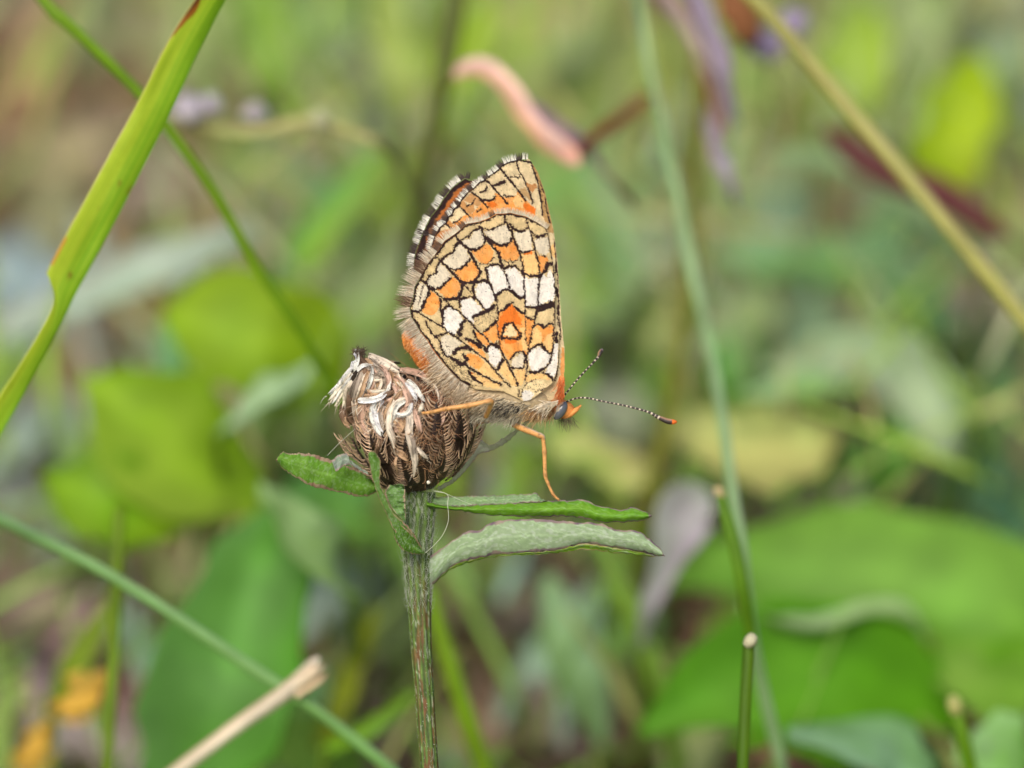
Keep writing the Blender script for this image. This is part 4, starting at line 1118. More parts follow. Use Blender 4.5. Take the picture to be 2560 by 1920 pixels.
    v, f, c = leaf_from_edges(fr('I', [(1060, 440), (960, 380), (860, 300), (830, 245), (740, 250), (660, 320)]), fr('I', [(1070, 480), (980, 430), (880, 370), (800, 370), (740, 420), (700, 440)]),
                              lambda U, T: -0.6 - 1.0 * U, colf=blade_cols((150, 160, 148), (120, 150, 112), (150, 138, 140), .14, 2, 4), n=60, m=24, seed=4)
    mk('leaf_lobe', v, f, c, M_LEAF, lf[0], label='curled grey-green lobe of the short broad leaf')
    # folded leaf standing in front of the stem, left
    v, f, c = leaf_from_edges(fr('I', [(1640, 1350), (1470, 1300), (1340, 1060), (1230, 830), (1150, 640), (1090, 430), (1060, 260), (1090, 210)]), fr('I', [(1660, 1290), (1560, 1110), (1470, 1010), (1330, 880), (1260, 720), (1195, 560), (1200, 330), (1130, 205)]),
                              lambda U, T: 0.3 - 3.6 * U - 0.5 * T, colf=blade_cols((92, 136, 46), (130, 160, 96), (150, 122, 92), .08, 4, 5), seed=5, m=24)
    mk('leaf', v, f, c, M_LEAF, kw, label='narrow upright leaf folded against the stem')
    v, f, c = leaf_from_edges(fr('I', [(1475, 985), (1400, 930), (1310, 820), (1245, 690), (1290, 600), (1400, 570)]), fr('I', [(1478, 980), (1476, 900), (1474, 780), (1472, 680), (1468, 600), (1450, 575)]),
                              lambda U, T: -1.0 - 0.8 * U, colf=blade_cols((104, 146, 70), (120, 156, 92), (190, 168, 140), .07, 4, 6), seed=6, n=60, m=24)
    mk('leaf_lobe', v, f, c, M_LEAF, kw)
    v, f, c = leaf_from_edges(fr('I', [(1700, 1340), (1560, 1350), (1430, 1290), (1360, 1180), (1335, 1030)]), fr('I', [(1660, 1320), (1600, 1200), (1500, 1090), (1420, 1020), (1345, 1000)]),
                              lambda U, T: -0.6 - 1.0 * np.sin(U * 3.1) * T, colf=blade_cols((72, 112, 30), (100, 146, 46), (120, 96, 70), .05, 3, 7), seed=7, n=60, m=24)
    mk('leaf_base', v, f, c, M_LEAF, kw)
    # right: upper leaf, folded lengthwise
    v, f, c = leaf_from_edges(fr('J', [(90, 590), (300, 630), (700, 612), (1100, 588), (1300, 582), (1450, 578), (1530, 620), (1640, 640), (1740, 665), (1850, 640), (1950, 680), (2005, 710)]),
                              fr('J', [(90, 640), (300, 660), (500, 690), (700, 712), (1000, 718), (1300, 722), (1450, 740), (1600, 765), (1780, 768), (1900, 755), (1960, 745), (2008, 714)]),
                              lambda U, T: 1.4 - 2.4 * U - 0.5 * np.sin(T * 3.1), colf=blade_cols((96, 150, 30), (124, 168, 50), (120, 104, 108), .07, 6, 8, fuzz=.08), seed=8)
    ul = mk('leaf', v, f, c, M_LEAF, kw, label='upper of the two long leaves, folded, bright green below')
    v, f, c = leaf_from_edges(fr('J', [(90, 560), (300, 548), (450, 545), (700, 540), (900, 530), (1020, 522), (1060, 560), (1110, 585)]), fr('J', [(90, 610), (300, 632), (500, 624), (700, 614), (900, 602), (1020, 594), (1080, 590), (1115, 588)]),
                              lambda U, T: 1.4 - 1.5 * U + 1.0 * (1 - T), colf=blade_cols((132, 166, 108), (156, 182, 138), (128, 116, 118), .08, 4, 9), seed=9, m=22)
    mk('leaf_half', v, f, c, M_LEAF, ul)
    # right: lower leaf
    v, f, c = leaf_from_edges(fr('J', [(80, 1090), (150, 1040), (230, 980), (430, 845), (550, 828), (650, 762), (800, 745), (1000, 740), (1300, 760), (1580, 780), (1700, 830), (1870, 840), (2000, 920), (2080, 1000), (2120, 1056)]),
                              fr('J', [(80, 1380), (150, 1290), (300, 1150), (450, 1090), (700, 1040), (900, 1025), (1050, 1018), (1220, 998), (1350, 965), (1450, 948), (1600, 970), (1750, 992), (1900, 1015), (2040, 1055), (2122, 1062)]),
                              lambda U, T: 1.2 - 3.2 * U + 0.8 * (T - .4) ** 2 * 2, colf=blade_cols((142, 168, 122), (172, 190, 160), (116, 96, 112), .075, 3, 10, fuzz=.35), seed=10)
    ll = mk('leaf', v, f, c, M_LEAF, kw, label='lower of the two long leaves, pale downy green with purple rim')
    v, f, c = leaf_from_edges(fr('J', [(150, 1290), (300, 1152), (450, 1092), (700, 1042), (1050, 1020), (1220, 1000), (1450, 952), (1750, 994), (2040, 1056)]), fr('J', [(152, 1300), (300, 1172), (450, 1112), (700, 1062), (1050, 1042), (1220, 1028), (1450, 1002), (1750, 1036), (2040, 1066)]),
                              lambda U, T: 1.4 - 3.2 * U + 0.3 * T, colf=blade_cols((96, 134, 30), (124, 156, 44), (140, 130, 60), .1, 3, 11), seed=11, m=10)
    mk('leaf_half', v, f, c, M_LEAF, ll)
    # grey twisted leaf on the right flank of the head
    v, f, c = leaf_from_edges(fr('J', [(180, 470), (300, 400), (400, 290), (470, 170), (510, 60), (560, 70), (640, 112), (740, 50), (830, -10), (900, -60), (960, -118)]), fr('J', [(200, 500), (330, 420), (430, 320), (520, 210), (600, 170), (660, 150), (740, 110), (810, 55), (860, 5), (920, -45), (975, -105)]),
                              lambda U, T: 1.5 - 0.5 * U + 1.2 * T, colf=blade_cols((200, 196, 190), (176, 190, 160), (150, 134, 142), .1, 3, 12), seed=12, m=20)
    mk('leaf', v, f, c, M_LEAF, kw, label='grey twisted leaf curling up the flower head toward the butterfly leg')
    # pearl-like droplet at the base of the head
    bm_v = []
    th, ph = np.meshgrid(np.linspace(0, math.pi, 9), np.linspace(0, 2 * math.pi, 12, endpoint=False))
    q = V(1071, 1206, -1.9) + (np.cos(th)[..., None] * AU + (np.sin(th) * np.cos(ph))[..., None] * AX + (np.sin(th) * np.sin(ph))[..., None] * AF) * 5 * PX
    n1, n2 = q.shape[:2]
    i = np.arange(n1 * n2).reshape(n1, n2)
    ff = np.stack([i[:, :-1], i[:, 1:], np.roll(i, -1, 0)[:, 1:], np.roll(i, -1, 0)[:, :-1]], -1).reshape(-1, 4)
    o = mk('insect_egg', q.reshape(-1, 3), ff.tolist(), lin((214, 208, 188)), M_EYE, None)
    tag(o, 'tiny pearly round egg stuck at the base of the dried flower head', 'egg')
    return kw


build_knapweed()


def thread(pts, label, rad=0.55):
    s = spline(np.array(pts, float), 40)
    v, f, u, vv, w = sweep(V(s[:, 0], s[:, 1], s[:, 2]), rad * PX, rad * PX, AF, 5)
    tag(mk('silk_thread', v, f, lin((214, 218, 196)), M_SILK), label, 'thread', 'spider silk on the knapweed')


thread([[888, 1072, 0], [850, 1106, -.5], [818, 1139, -1]], 'fine silk thread from the flower head down to the short broad leaf')
thread([[1085, 1228, -.4], [1118, 1236, -.6], [1119, 1262, -.6], [1121, 1300, -.6], [1108, 1335, -.4], [1086, 1362, -.2], [1060, 1385, -.1]], 'looping silk thread hanging beside the stem across the two long leaves', 0.8)
thread([[1082, 1225, 0], [1110, 1232, 0], [1150, 1250, 0], [1180, 1262, 0.4]], 'short silk thread along the base of the upper long folded leaf')


# ------------------------------------------------------------------ the meadow behind
GAIN = 0.68
GAIN_STUFF = 2.05


def bcol(c, g=None):
    v = lin(c)
    m = v.mean()
    return np.clip(m + (v - m) * (1.16 if g is None else 1.0), 0.008, 1) * (GAIN if g is None else g)


def ground_depth(oy):
    """depth (mm) at which the sight line through row oy meets the soil"""
    py = oy * K
    a = (960 - py) * MMPX
    # z = 80 + cos(p)*a*(600+d)/600 - sin(p)*d = 0
    cp, sp = math.cos(PITCH), math.sin(PITCH)
    return (80 + cp * a) / (sp - cp * a / 600)


def strip(ctrl, col, col2=None, flat=0.08, n=28, m=10, cup=0.25, lean=0.6, drift=None, seed=0, tipcol=None, tipat=0.9, stripe=0.25, wave=0.0, gain=None, edge=0.0):
    """blade or stalk through overview-photo points (x, y, depth mm, half width); returns verts, faces, colours, path"""
    c = np.array(ctrl, float)
    s = spline(c, n)
    P = V(s[:, 0] * K, s[:, 1] * K, s[:, 2])
    hw = np.abs(s[:, 3]) * K * PX * (DIST + s[:, 2] * 1e-3) / DIST
    if edge:
        uu = np.linspace(0, 1, n)
        hw = hw * (1 + edge * (vnoise(uu * 9 + seed, uu * 0 + 2, seed + 50) - .5) * 2)
    if drift is not None:
        t = land(P[-1], drift, 10)
        P = np.concatenate([P, t])
        hw = np.concatenate([hw, np.full(10, hw[-1])])
    ref = nrm((-AF * (1 - lean) + AU * lean)[None])[0]
    if flat < 0.9:
        T = nrm(np.gradient(P, axis=0))
        B = nrm(np.cross(T, np.broadcast_to(ref, T.shape)))
        pr = np.linalg.norm(B - (B @ AF)[:, None] * AF, axis=1)
        hw = hw / np.clip(pr, 0.55, 1)
    v, f, u, vv, w = sweep(P, hw, np.maximum(hw * flat, 0.00006), ref, m, cup if flat < 0.9 else 0)
    if wave:
        v = v + AU * ((vnoise(u * 5 + seed, vv * 1.5 + 7, seed) - .5) * wave * MM)[:, None]
    base = bcol(col, gain)
    if gain is not None:
        base = base * min(1.0, 0.46 / max(base.max(), 1e-6))
    cc = np.tile(base, (len(v), 1))
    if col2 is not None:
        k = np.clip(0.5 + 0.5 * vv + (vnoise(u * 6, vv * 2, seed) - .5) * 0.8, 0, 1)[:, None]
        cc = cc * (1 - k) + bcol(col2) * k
    cc = cc * (1 - stripe / 2 + stripe * vnoise(vv * 4 + 11, u * 2.5 + seed, seed))[:, None]
    if tipcol is not None:
        k = np.clip((u - tipat) / 0.04, 0, 1)[:, None]
        cc = cc * (1 - k) + bcol(tipcol) * k
    return v, f, cc, P, u, vv


def stalk(name, label, cat, ctrl, col, col2=None, drift=None, group=None, mat=None, parts=(), **kw):
    kw.setdefault('flat', 1.0)
    v, f, c, P, u, vv = strip(ctrl, col, col2, drift=drift, **kw)
    if not parts:
        return mk(name, v, f, c, mat or M_BGRASS, None, label=label, cat=cat, group=group)
    root = empty(name, P[-1] if drift is not None else P[0], label=label, cat=cat, group=group)
    mk('stem' if kw['flat'] > .9 else 'blade', v, f, c, mat or M_BGRASS, root)
    for (pn, pctrl, pc, pkw) in parts:
        v, f, c, P, u, vv = strip(pctrl, pc, **pkw)
        mk(pn, v, f, c, mat or M_BGRASS, root)
    return root


def leafy(label, leaves, petiole=None, cat='plant', name='broad_leaf_plant', group=None, mat=None, stem_col=(120, 150, 60)):
    """plant of one or more broad leaves; each leaf runs tip -> base, then a petiole goes to the soil"""
    built = []
    foot = None
    for L in leaves:
        ctrl, c1, c2 = L[0], L[1], L[2]
        ctrl = [(q[0], q[1], max(q[2], min(q[2] * 1.12, 0.80 * ground_depth(q[1]))), q[3]) for q in ctrl]
        kw = L[3] if len(L) > 3 else {}
        r = strip(ctrl, c1, c2, **{**dict(flat=0.03, n=36, m=16, wave=1.6, edge=0.16, seed=int(abs(ctrl[1][0] * 7 + ctrl[1][1])) % 997), **kw})
        built.append((r, c1))
        if foot is None:
            p = r[3][-1]
            dr = petiole if petiole is not None else (0.0, 0.012)
            foot = land(p, dr, 8)
    z = foot[-1].copy()
    z[2] = 0
    root = empty(name, z, label=label, cat=cat, group=group)
    for k, ((v, f, c, P, u, vv), c1) in enumerate(built):
        mid = np.abs(vv) < 0.12
        c = c.copy()
        c[mid] = c[mid] * 1.25
        lf = mk('leaf', v, f, c, mat or M_BLEAF, root)
        base = P[-1]
        pts = np.concatenate([P[-2:], land(base, (z[0] - base[0], z[1] - base[1]), 8)])
        v, f, u, vv, w = sweep(pts, 0.45 * MM, 0.45 * MM, AF, 8)
        mk('leaf_stalk', v, f, bcol(stem_col), M_BGRASS, root)
    return root


# -- the broad blade on the left, nearly in focus
def big_blade():
    left = [(470, -60), (420, 0), (362, 90), (300, 215), (200, 400), (108, 572), (105, 598), (116, 640), (104, 682), (50, 775), (0, 850), (-60, 930)]
    right = [(520, -60), (487, 0), (430, 110), (370, 240), (290, 400), (216, 540), (190, 588), (160, 642), (128, 710), (70, 820), (0, 945), (-60, 1040)]
    lp, rp = np.array(left, float) * K, np.array(right, float) * K

    def colf(u, t):
        a, b = lin((172, 192, 50)), lin((122, 170, 30))
        k = np.clip(t * 1.15 - 0.05 + (vnoise(t * 22, u * 2, 4) - .5) * 0.5, 0, 1)[:, None]
        c = (a * (1 - k) + b * k) * (1.12 * (0.93 + 0.14 * ((t * 11.5) % 1 > .5)))[:, None]
        br = (t < 0.30 * np.clip(1 - np.abs(u - 0.09) / 0.075, 0, 1) + 0.0)
        c[br] = lin((150, 92, 28))
        br2 = (t < 0.18 * np.clip(1 - np.abs(u - 0.07) / 0.06, 0, 1))
        c[br2] = lin((104, 60, 24))
        for (uu, tt, r) in ((0.43, 0.62, .5), (0.425, 0.95, .55), (0.615, 0.62, .6), (0.045, .55, .4), (.49, .45, .3)):
            d = np.hypot((u - uu) * 26, (t - tt) * 2.2)
            k = np.clip(1.15 * r * 0.35 - d, 0, 1)[:, None] * 4
            c = c * (1 - np.clip(k, 0, .85)) + lin((130, 86, 30)) * np.clip(k, 0, .85)
        rim = (t < 0.03)
        c[rim] = lin((206, 206, 120)) * 0.9
        notch = (t < 0.1) & (np.abs(u - 0.60) < 0.035)
        c[notch] = lin((200, 160, 60))
        return c
    v, f, c = leaf_from_edges(lp, rp, lambda U, T: 7.5 + 3 * U + 1.0 * (T - 0.5), n=120, m=48, cup=0.3, thick=0.1, colf=colf, rag=0.6, seed=31)
    root_p = V(-60 * K, 985 * K, 10.5)
    ld = land(root_p, (-0.012, 0.01), 10)
    root = empty('grass_plant', ld[-1], label='wide bright yellow-green grass blade with browned edge and tiny rusty spots', cat='grass')
    mk('blade', v, f, c, M_BLADE, root)
    pts = np.concatenate([V(np.array([-40, -60]) * K, np.array([955, 985]) * K, np.array([10.3, 10.5])), ld])
    v, f, u, vv, w = sweep(pts, 1.5 * MM, 0.5 * MM, -AF, 10)
    mk('sheath', v, f, lin((120, 160, 40)), M_BGRASS, root)


big_blade()
G1 = 'thin grass stalks crossing behind the knapweed'
stalk('grass_stalk', 'thin green stalk passing behind the wide yellow-green blade toward the flower head', 'grass',
      [(60, -40, 20, 13), (100, 8, 20, 13), (124, 34, 20, 16), (150, 55, 20, 13), (300, 200, 21, 12), (380, 300, 22, 12), (470, 430, 23, 12), (560, 585, 25, 12), (640, 700, 27, 12), (715, 825, 30, 12), (800, 950, 36, 12), (870, 1010, 70, 12)], (158, 190, 76), (122, 164, 48), drift=(0.0, 0.03), n=60)
stalk('grass_stalk', 'pale blue-green stalk slanting across the tall dark green lance-shaped leaf', 'grass',
      [(-80, 1075, 24, 14), (0, 1122, 24, 14), (250, 1250, 22, 13), (540, 1440, 22, 13), (690, 1540, 22, 13), (840, 1659, 22, 13), (930, 1740, 23, 13)], (180, 214, 168), (132, 178, 104), drift=(0.01, 0.012), n=44)
stalk('grass_stalk', 'short upright green stem with a cut pale tip above the yellow petals', 'grass',
      [(260, 1094, 32, 10), (258, 1106, 32, 13), (254, 1200, 31, 13), (246, 1400, 30, 13), (236, 1560, 29, 13), (230, 1700, 29, 13)], (126, 158, 44), (112, 140, 36), drift=(0.0, 0.008), tipcol=None)
stalk('straw', 'broken dry straw, cream and tan, with a split end', 'straw',
      [(684, 1440, 21, 14), (664, 1458, 21, 19), (600, 1507, 22, 19), (520, 1562, 23, 17), (440, 1622, 24, 16), (380, 1668, 25, 16), (300, 1730, 26, 16)], (250, 238, 214), (212, 178, 140), drift=(-0.012, 0.006), n=40, stripe=.6, mat=M_LITTER,  # cream side paints a highlight along the tan straw
      parts=[('splinter', [(706, 1456, 20.4, 2), (690, 1468, 20.8, 8), (640, 1500, 21.2, 9)], (226, 206, 172), dict(flat=.5)), ('splinter', [(690, 1418, 21.4, 2), (676, 1434, 21.4, 9), (630, 1476, 21.6, 9)], (246, 236, 214), dict(flat=.5)), ('splinter', [(702, 1436, 20.0, 2), (682, 1450, 20.4, 6), (640, 1480, 20.8, 7)], (236, 220, 190), dict(flat=.5))])
# pink curled stalk above the wings with its dark twig
stalk('curled_dry_leaf', 'pink and orange curled dry leaf above the tip of the wings', 'dry leaf',
      [(982, 170, 42, 5), (1000, 154, 42, 15), (1045, 152, 42, 20), (1095, 190, 41, 21), (1140, 258, 40, 20), (1185, 308, 39, 26), (1225, 338, 39, 24), (1252, 356, 39, 5)], (250, 216, 206), (242, 190, 150), n=44, stripe=.7, mat=M_LITTER, flat=.22, cup=.7, edge=.14, lean=.45, tipcol=(240, 190, 170), tipat=.84, m=16,
      parts=[('twig', [(1400, 205, 56, 13), (1360, 240, 54, 16), (1300, 288, 48, 17), (1240, 338, 42, 13)], (124, 76, 52), dict(flat=.6, edge=.2)), ('shadow_strip', [(1110, 200, 45, 8), (1180, 260, 45, 18), (1260, 320, 45, 18), (1330, 400, 48, 16), (1370, 450, 54, 10)], (150, 128, 138), dict(flat=.15, edge=.2)),  # greyish purple strip is a shadow beside the twig, given as colour
             ('stalk', [(982, 170, 42, 7), (960, 200, 48, 8), (935, 330, 66, 9), (930, 430, 98, 9)], (130, 130, 60), dict(flat=1., drift=(0, .02)))])
stalk('grass_stalk', 'tall pale blue-green upright stalk with whitish joint beyond the butterfly antennae', 'grass',
      [(1372, -40, 46, 10), (1385, 30, 46, 10), (1402, 140, 45, 11), (1432, 270, 44, 11), (1466, 430, 43, 12), (1492, 570, 42, 15), (1510, 650, 41, 12), (1535, 760, 40, 12), (1562, 920, 31, 12), (1582, 1060, 29, 12), (1602, 1180, 27, 12), (1610, 1260, 27, 12), (1624, 1370, 28, 12), (1650, 1500, 30, 13), (1692, 1665, 32, 13)], (188, 214, 176), (156, 192, 132), drift=(0.004, 0.01), n=70,
      parts=[('sheath', [(1554, 1058, 20, 9), (1560, 1085, 20, 13), (1585, 1170, 19.5, 15), (1604, 1270, 19.5, 15), (1622, 1380, 21, 12)], (104, 146, 42), dict(flat=.9)), ('joint', [(1548, 1050, 20, 9), (1553, 1062, 20, 12), (1560, 1076, 20, 9)], (212, 196, 150), dict(flat=1.))])
stalk('cut_stem', 'dark green upright stem with a whitish cut end before the broad leaves', 'stem',
      [(1621, 1376, 8, 13), (1620, 1388, 8, 17), (1617, 1396, 8, 13), (1616, 1420, 8, 13), (1610, 1520, 8, 13), (1604, 1665, 8, 13), (1600, 1760, 9, 13)], (104, 140, 30), (80, 114, 24), drift=(0.0, 0.01), n=40,
      parts=[('cut_end', [(1628, 1374, 7.6, 11), (1621, 1384, 7.4, 14), (1613, 1394, 7.6, 10)], (224, 220, 188), dict(flat=1.))])
stalk('cut_stem', 'light green stem with a blunt cream tip below the big dark green leaf', 'stem',
      [(2062, 1522, 26, 14), (2066, 1540, 26, 16), (2080, 1590, 26, 16), (2100, 1680, 27, 16)], (126, 164, 40), (104, 150, 30), drift=(0.002, 0.01),
      parts=[('cut_end', [(2058, 1508, 26, 12), (2062, 1522, 25.6, 17), (2067, 1540, 25.8, 14)], (196, 196, 130), dict(flat=1.))])
stalk('dry_stalk', 'long straight olive-tan stalk slanting across the dark maroon spikelet', 'stalk',
      [(1560, -70, 35, 17), (1640, 10, 35, 17), (1720, 100, 35, 17), (1830, 232, 34, 18), (1940, 360, 33, 18), (2040, 480, 32, 18), (2130, 590, 31, 18), (2240, 728, 30, 18), (2330, 840, 29, 18)], (228, 220, 166), (182, 182, 108), drift=(0.02, 0.01), n=50)
stalk('grass_spikelet', 'dark maroon grass spikelet behind the slanting tan stalk', 'grass',
      [(1780, 276, 66, 6), (1815, 305, 66, 22), (1870, 350, 66, 28), (1940, 385, 66, 27), (2030, 420, 66, 28), (2100, 465, 66, 25), (2160, 500, 66, 14), (2185, 510, 66, 5)], (132, 84, 78), (112, 68, 66), n=36, flat=.6,
      parts=[('stem', [(2180, 508, 66, 7), (2260, 590, 74, 7), (2330, 700, 84, 7)], (150, 130, 80), dict(flat=1., drift=(.02, .03)))])
stalk('grass_stalk', 'olive-brown stalk behind the tall pale upright stalk', 'grass',
      [(1520, 60, 70, 16), (1505, 300, 68, 17), (1490, 560, 66, 17), (1455, 820, 62, 17), (1410, 1050, 58, 17), (1395, 1150, 60, 16)], (140, 144, 62), (116, 120, 44), drift=(0.0, 0.02), n=40)
stalk('wilted_flower', 'drooping ragged cluster of wilted lilac and brown petals', 'flower',
      [(1380, -50, 46, 16), (1440, 0, 46, 22), (1510, 90, 46, 24), (1550, 190, 46, 22), (1560, 290, 47, 12), (1565, 330, 48, 4)], (176, 138, 114), (180, 156, 150), n=36, flat=.12, mat=M_LITTER, edge=.3, stripe=.6,
      parts=[('petal', [(1490, -40, 44, 16), (1520, 40, 44, 22), (1560, 140, 44, 18), (1575, 250, 45, 9), (1580, 300, 46, 3)], (190, 180, 194), dict(flat=.12, edge=.3, stripe=.5)), ('petal', [(1530, 230, 48, 10), (1545, 310, 48, 16), (1570, 380, 48, 15), (1592, 440, 49, 11), (1600, 455, 50, 4)], (184, 174, 190), dict(flat=.12, edge=.3, stripe=.5)),
             ('petal', [(1430, -30, 45, 8), (1470, 40, 45, 15), (1530, 130, 45, 12), (1558, 200, 46, 4)], (198, 182, 172), dict(flat=.15, edge=.3)), ('petal', [(1470, -40, 43, 8), (1530, 60, 43, 10), (1572, 190, 43, 9), (1596, 270, 44, 3)], (168, 154, 172), dict(flat=.15, edge=.3)), ('petal', [(1500, 60, 47, 8), (1528, 170, 47, 14), (1540, 260, 48, 5)], (158, 112, 88), dict(flat=.2, edge=.3)),
             ('flower_base', [(1570, -60, 52, 30), (1590, 0, 52, 44), (1610, 60, 52, 36), (1612, 100, 53, 8)], (150, 104, 74), dict(flat=.6, edge=.2)),
             ('stalk', [(1400, -30, 50, 9), (1440, 60, 70, 9), (1470, 200, 110, 9)], (130, 130, 70), dict(flat=1., drift=(0, .02)))])
for k_, (x_, y_, w_, h_) in enumerate(((1655, 96, 34, 36), (1715, 48, 28, 30))):
    stalk('small_flower', ['round pale lilac blossom beside the wilted lilac and brown petals', 'small pale lilac blossom tucked against the slanting tan stalk'][k_], 'flower',
          [(x_ - 8, y_ - h_, 60, 6), (x_ - 2, y_ - h_ * .4, 58, w_), (x_ + 2, y_ + h_ * .4, 58, w_), (x_ + 4, y_ + h_, 60, 8)], (188, 176, 200), (170, 156, 184), n=16, flat=.6, mat=M_LITTER,
          parts=[('stalk', [(x_ + 4, y_ + h_, 60, 6), (x_ + 10, y_ + 120, 85, 6), (x_ + 10, y_ + 200, 120, 6)], (140, 150, 80), dict(flat=1., drift=(0, .02)))])
# arching stalk with lilac buds, upper left
stalk('budding_stalk', 'arching yellow-green stalk with small whitish lilac buds behind the blade', 'stalk',
      [(350, 262, 48, 8), (450, 278, 48, 10), (560, 285, 47, 13), (660, 262, 46, 15), (740, 280, 46, 13), (830, 318, 47, 11), (880, 400, 75, 11)], (214, 218, 150), (200, 196, 140), drift=(0.01, 0.03), n=40,
      parts=[('bud', [(370, 250, 47, 4), (396, 238, 47, 22), (425, 240, 47, 20), (445, 246, 47, 5)], (214, 206, 214), dict(flat=.8)), ('bud', [(430, 235, 48, 4), (455, 228, 48, 18), (480, 238, 48, 5)], (214, 206, 214), dict(flat=.8)), ('bud', [(520, 250, 48, 4), (550, 244, 48, 16), (580, 250, 48, 5)], (200, 192, 196), dict(flat=.8)), ('bud', [(670, 268, 45, 4), (690, 262, 45, 18), (715, 276, 45, 5)], (220, 220, 180), dict(flat=.8))])
stalk('grass_stalk', 'dim grey-green upright stalk rising between the wings and the curled pink leaf', 'grass',
      [(992, -50, 56, 22), (975, 60, 56, 24), (952, 190, 56, 22), (932, 310, 56, 18), (906, 430, 58, 17), (880, 520, 62, 16)], (108, 112, 74), (112, 128, 52), drift=(0.0, 0.03), n=36)
# yellow flowers, lower left
for k_, (x_, y_, a_) in enumerate(((165, 1505, .9), (65, 1612, .6))):
    stalk('yellow_flower', ['warm yellow blossom low in the grass beside the thin upright stem', 'smaller orange-yellow blossom below the other yellow one'][k_], 'flower',
          [(x_ - 62 * a_, y_ + 30, 44, 8), (x_ - 30 * a_, y_ + 12, 42, 34 * a_), (x_ + 10, y_ - 6, 40, 48 * a_), (x_ + 45 * a_, y_ - 34, 42, 34 * a_), (x_ + 70 * a_, y_ - 55, 44, 8)], (246, 210, 116), (236, 190, 100), n=20, edge=.2, flat=.35, mat=M_BLEAF,
          parts=[('petal', [(x_ - 40, y_ + 40, 53, 6), (x_, y_ + 34, 52, 24), (x_ + 50, y_ + 20, 53, 8)], (232, 190, 100), dict(flat=.2)), ('stalk', [(x_, y_ + 20, 53, 7), (x_ + 4, y_ + 70, 56, 7)], (130, 140, 60), dict(flat=1., drift=(0, .01)))])

# -- broad leaves
LG, MG, DG, BG = (152, 182, 48), (120, 164, 56), (84, 142, 52), (150, 184, 136)
leafy('large bright yellow-green leaf behind the thin green stalk and flower head', [([(350, 690, 58, 10), (400, 690, 57, 60), (470, 700, 56, 118), (560, 730, 55, 140), (650, 770, 56, 125), (700, 830, 58, 60), (720, 880, 60, 6)], (140, 172, 40), (128, 164, 46), dict(lean=.2))], (0.002, 0.03))
leafy('yellow-green plant of two lobed leaves below the large bright leaf', [([(180, 815, 52, 10), (240, 850, 52, 80), (330, 930, 52, 130), (430, 1010, 53, 130), (520, 1060, 55, 70), (570, 1090, 56, 8)], (132, 172, 50), (150, 182, 74), dict(lean=.25)), ([(90, 1030, 50, 8), (170, 1060, 50, 80), (270, 1090, 50, 95), (360, 1110, 52, 50), (420, 1110, 54, 8)], (116, 162, 44), (128, 166, 50), dict(lean=.3))], (0.0, 0.02))
leafy('narrow pale strip standing for the sheen on the bright yellow-green leaf', [([(680, 780, 50, 4), (630, 820, 49, 22), (570, 860, 48, 28), (500, 910, 48, 16), (470, 940, 49, 4)], (176, 204, 168), (164, 194, 140), {})], (0.0, 0.03))  # added strip; its pale colour paints the sheen of the leaf below
leafy('small bright green leaf tip beside the bright yellow-green leaf', [([(400, 640, 64, 6), (390, 700, 63, 36), (380, 780, 62, 44), (400, 860, 62, 30), (420, 900, 62, 8)], (104, 162, 84), (146, 192, 150), {})], (0.0, 0.03))
leafy('tall dark green lance-shaped leaf behind the broken straw', [([(618, 1066, 48, 6), (590, 1140, 46, 62), (560, 1240, 44, 112), (520, 1360, 42, 142), (480, 1480, 40, 150), (430, 1620, 40, 140), (400, 1720, 40, 90)], (80, 136, 44), (108, 156, 84), dict(lean=.1))], (0.0, 0.012))
leafy('pale green leaf hanging between the dark leaf and the stem', [([(560, 1060, 40, 6), (610, 1100, 40, 34), (670, 1170, 40, 56), (730, 1230, 41, 62), (760, 1290, 43, 36), (770, 1330, 45, 6)], (158, 190, 132), (148, 182, 108), {})], (0.0, 0.02))
leafy('broad bluish-green leaf just under the short browned knapweed leaf', [([(600, 1050, 62, 8), (660, 1060, 60, 50), (730, 1090, 60, 64), (790, 1130, 60, 44), (820, 1160, 62, 8)], (108, 164, 92), (124, 170, 80), {})], (0.0, 0.02))
leafy('big dark green leaf behind the dark cut stem', [([(1375, 1575, 44, 8), (1450, 1540, 44, 50), (1560, 1490, 44, 112), (1700, 1450, 45, 148), (1840, 1450, 46, 150), (1950, 1480, 48, 110), (2030, 1530, 50, 40), (2070, 1570, 52, 6)], (98, 160, 36), (106, 166, 52), dict(lean=.15, edge=.1))], (0.004, 0.012))
leafy('wide lighter green leaf pair behind the big dark green leaf', [([(1430, 1260, 62, 10), (1540, 1230, 60, 60), (1700, 1230, 58, 105), (1880, 1240, 57, 130), (2060, 1290, 56, 150), (2200, 1350, 56, 150), (2330, 1420, 58, 90)], (122, 168, 74), (112, 162, 66), dict(lean=.2, edge=.1)), ([(1940, 1340, 50, 8), (2020, 1400, 50, 50), (2120, 1460, 50, 90), (2240, 1520, 51, 90)], (104, 158, 40), (132, 168, 80), dict(lean=.3))], (0.0, 0.012))
leafy('pale narrow strip standing for the edge highlight between the big dark green leaf and the lighter one', [([(1600, 1300, 46, 5), (1690, 1340, 45, 16), (1780, 1342, 45, 20), (1870, 1312, 46, 11), (1960, 1330, 47, 12), (2010, 1390, 48, 4)], (170, 196, 146), (150, 184, 112), {})], (0.0, 0.02))  # added strip; pale colour paints the highlight along the leaf edge
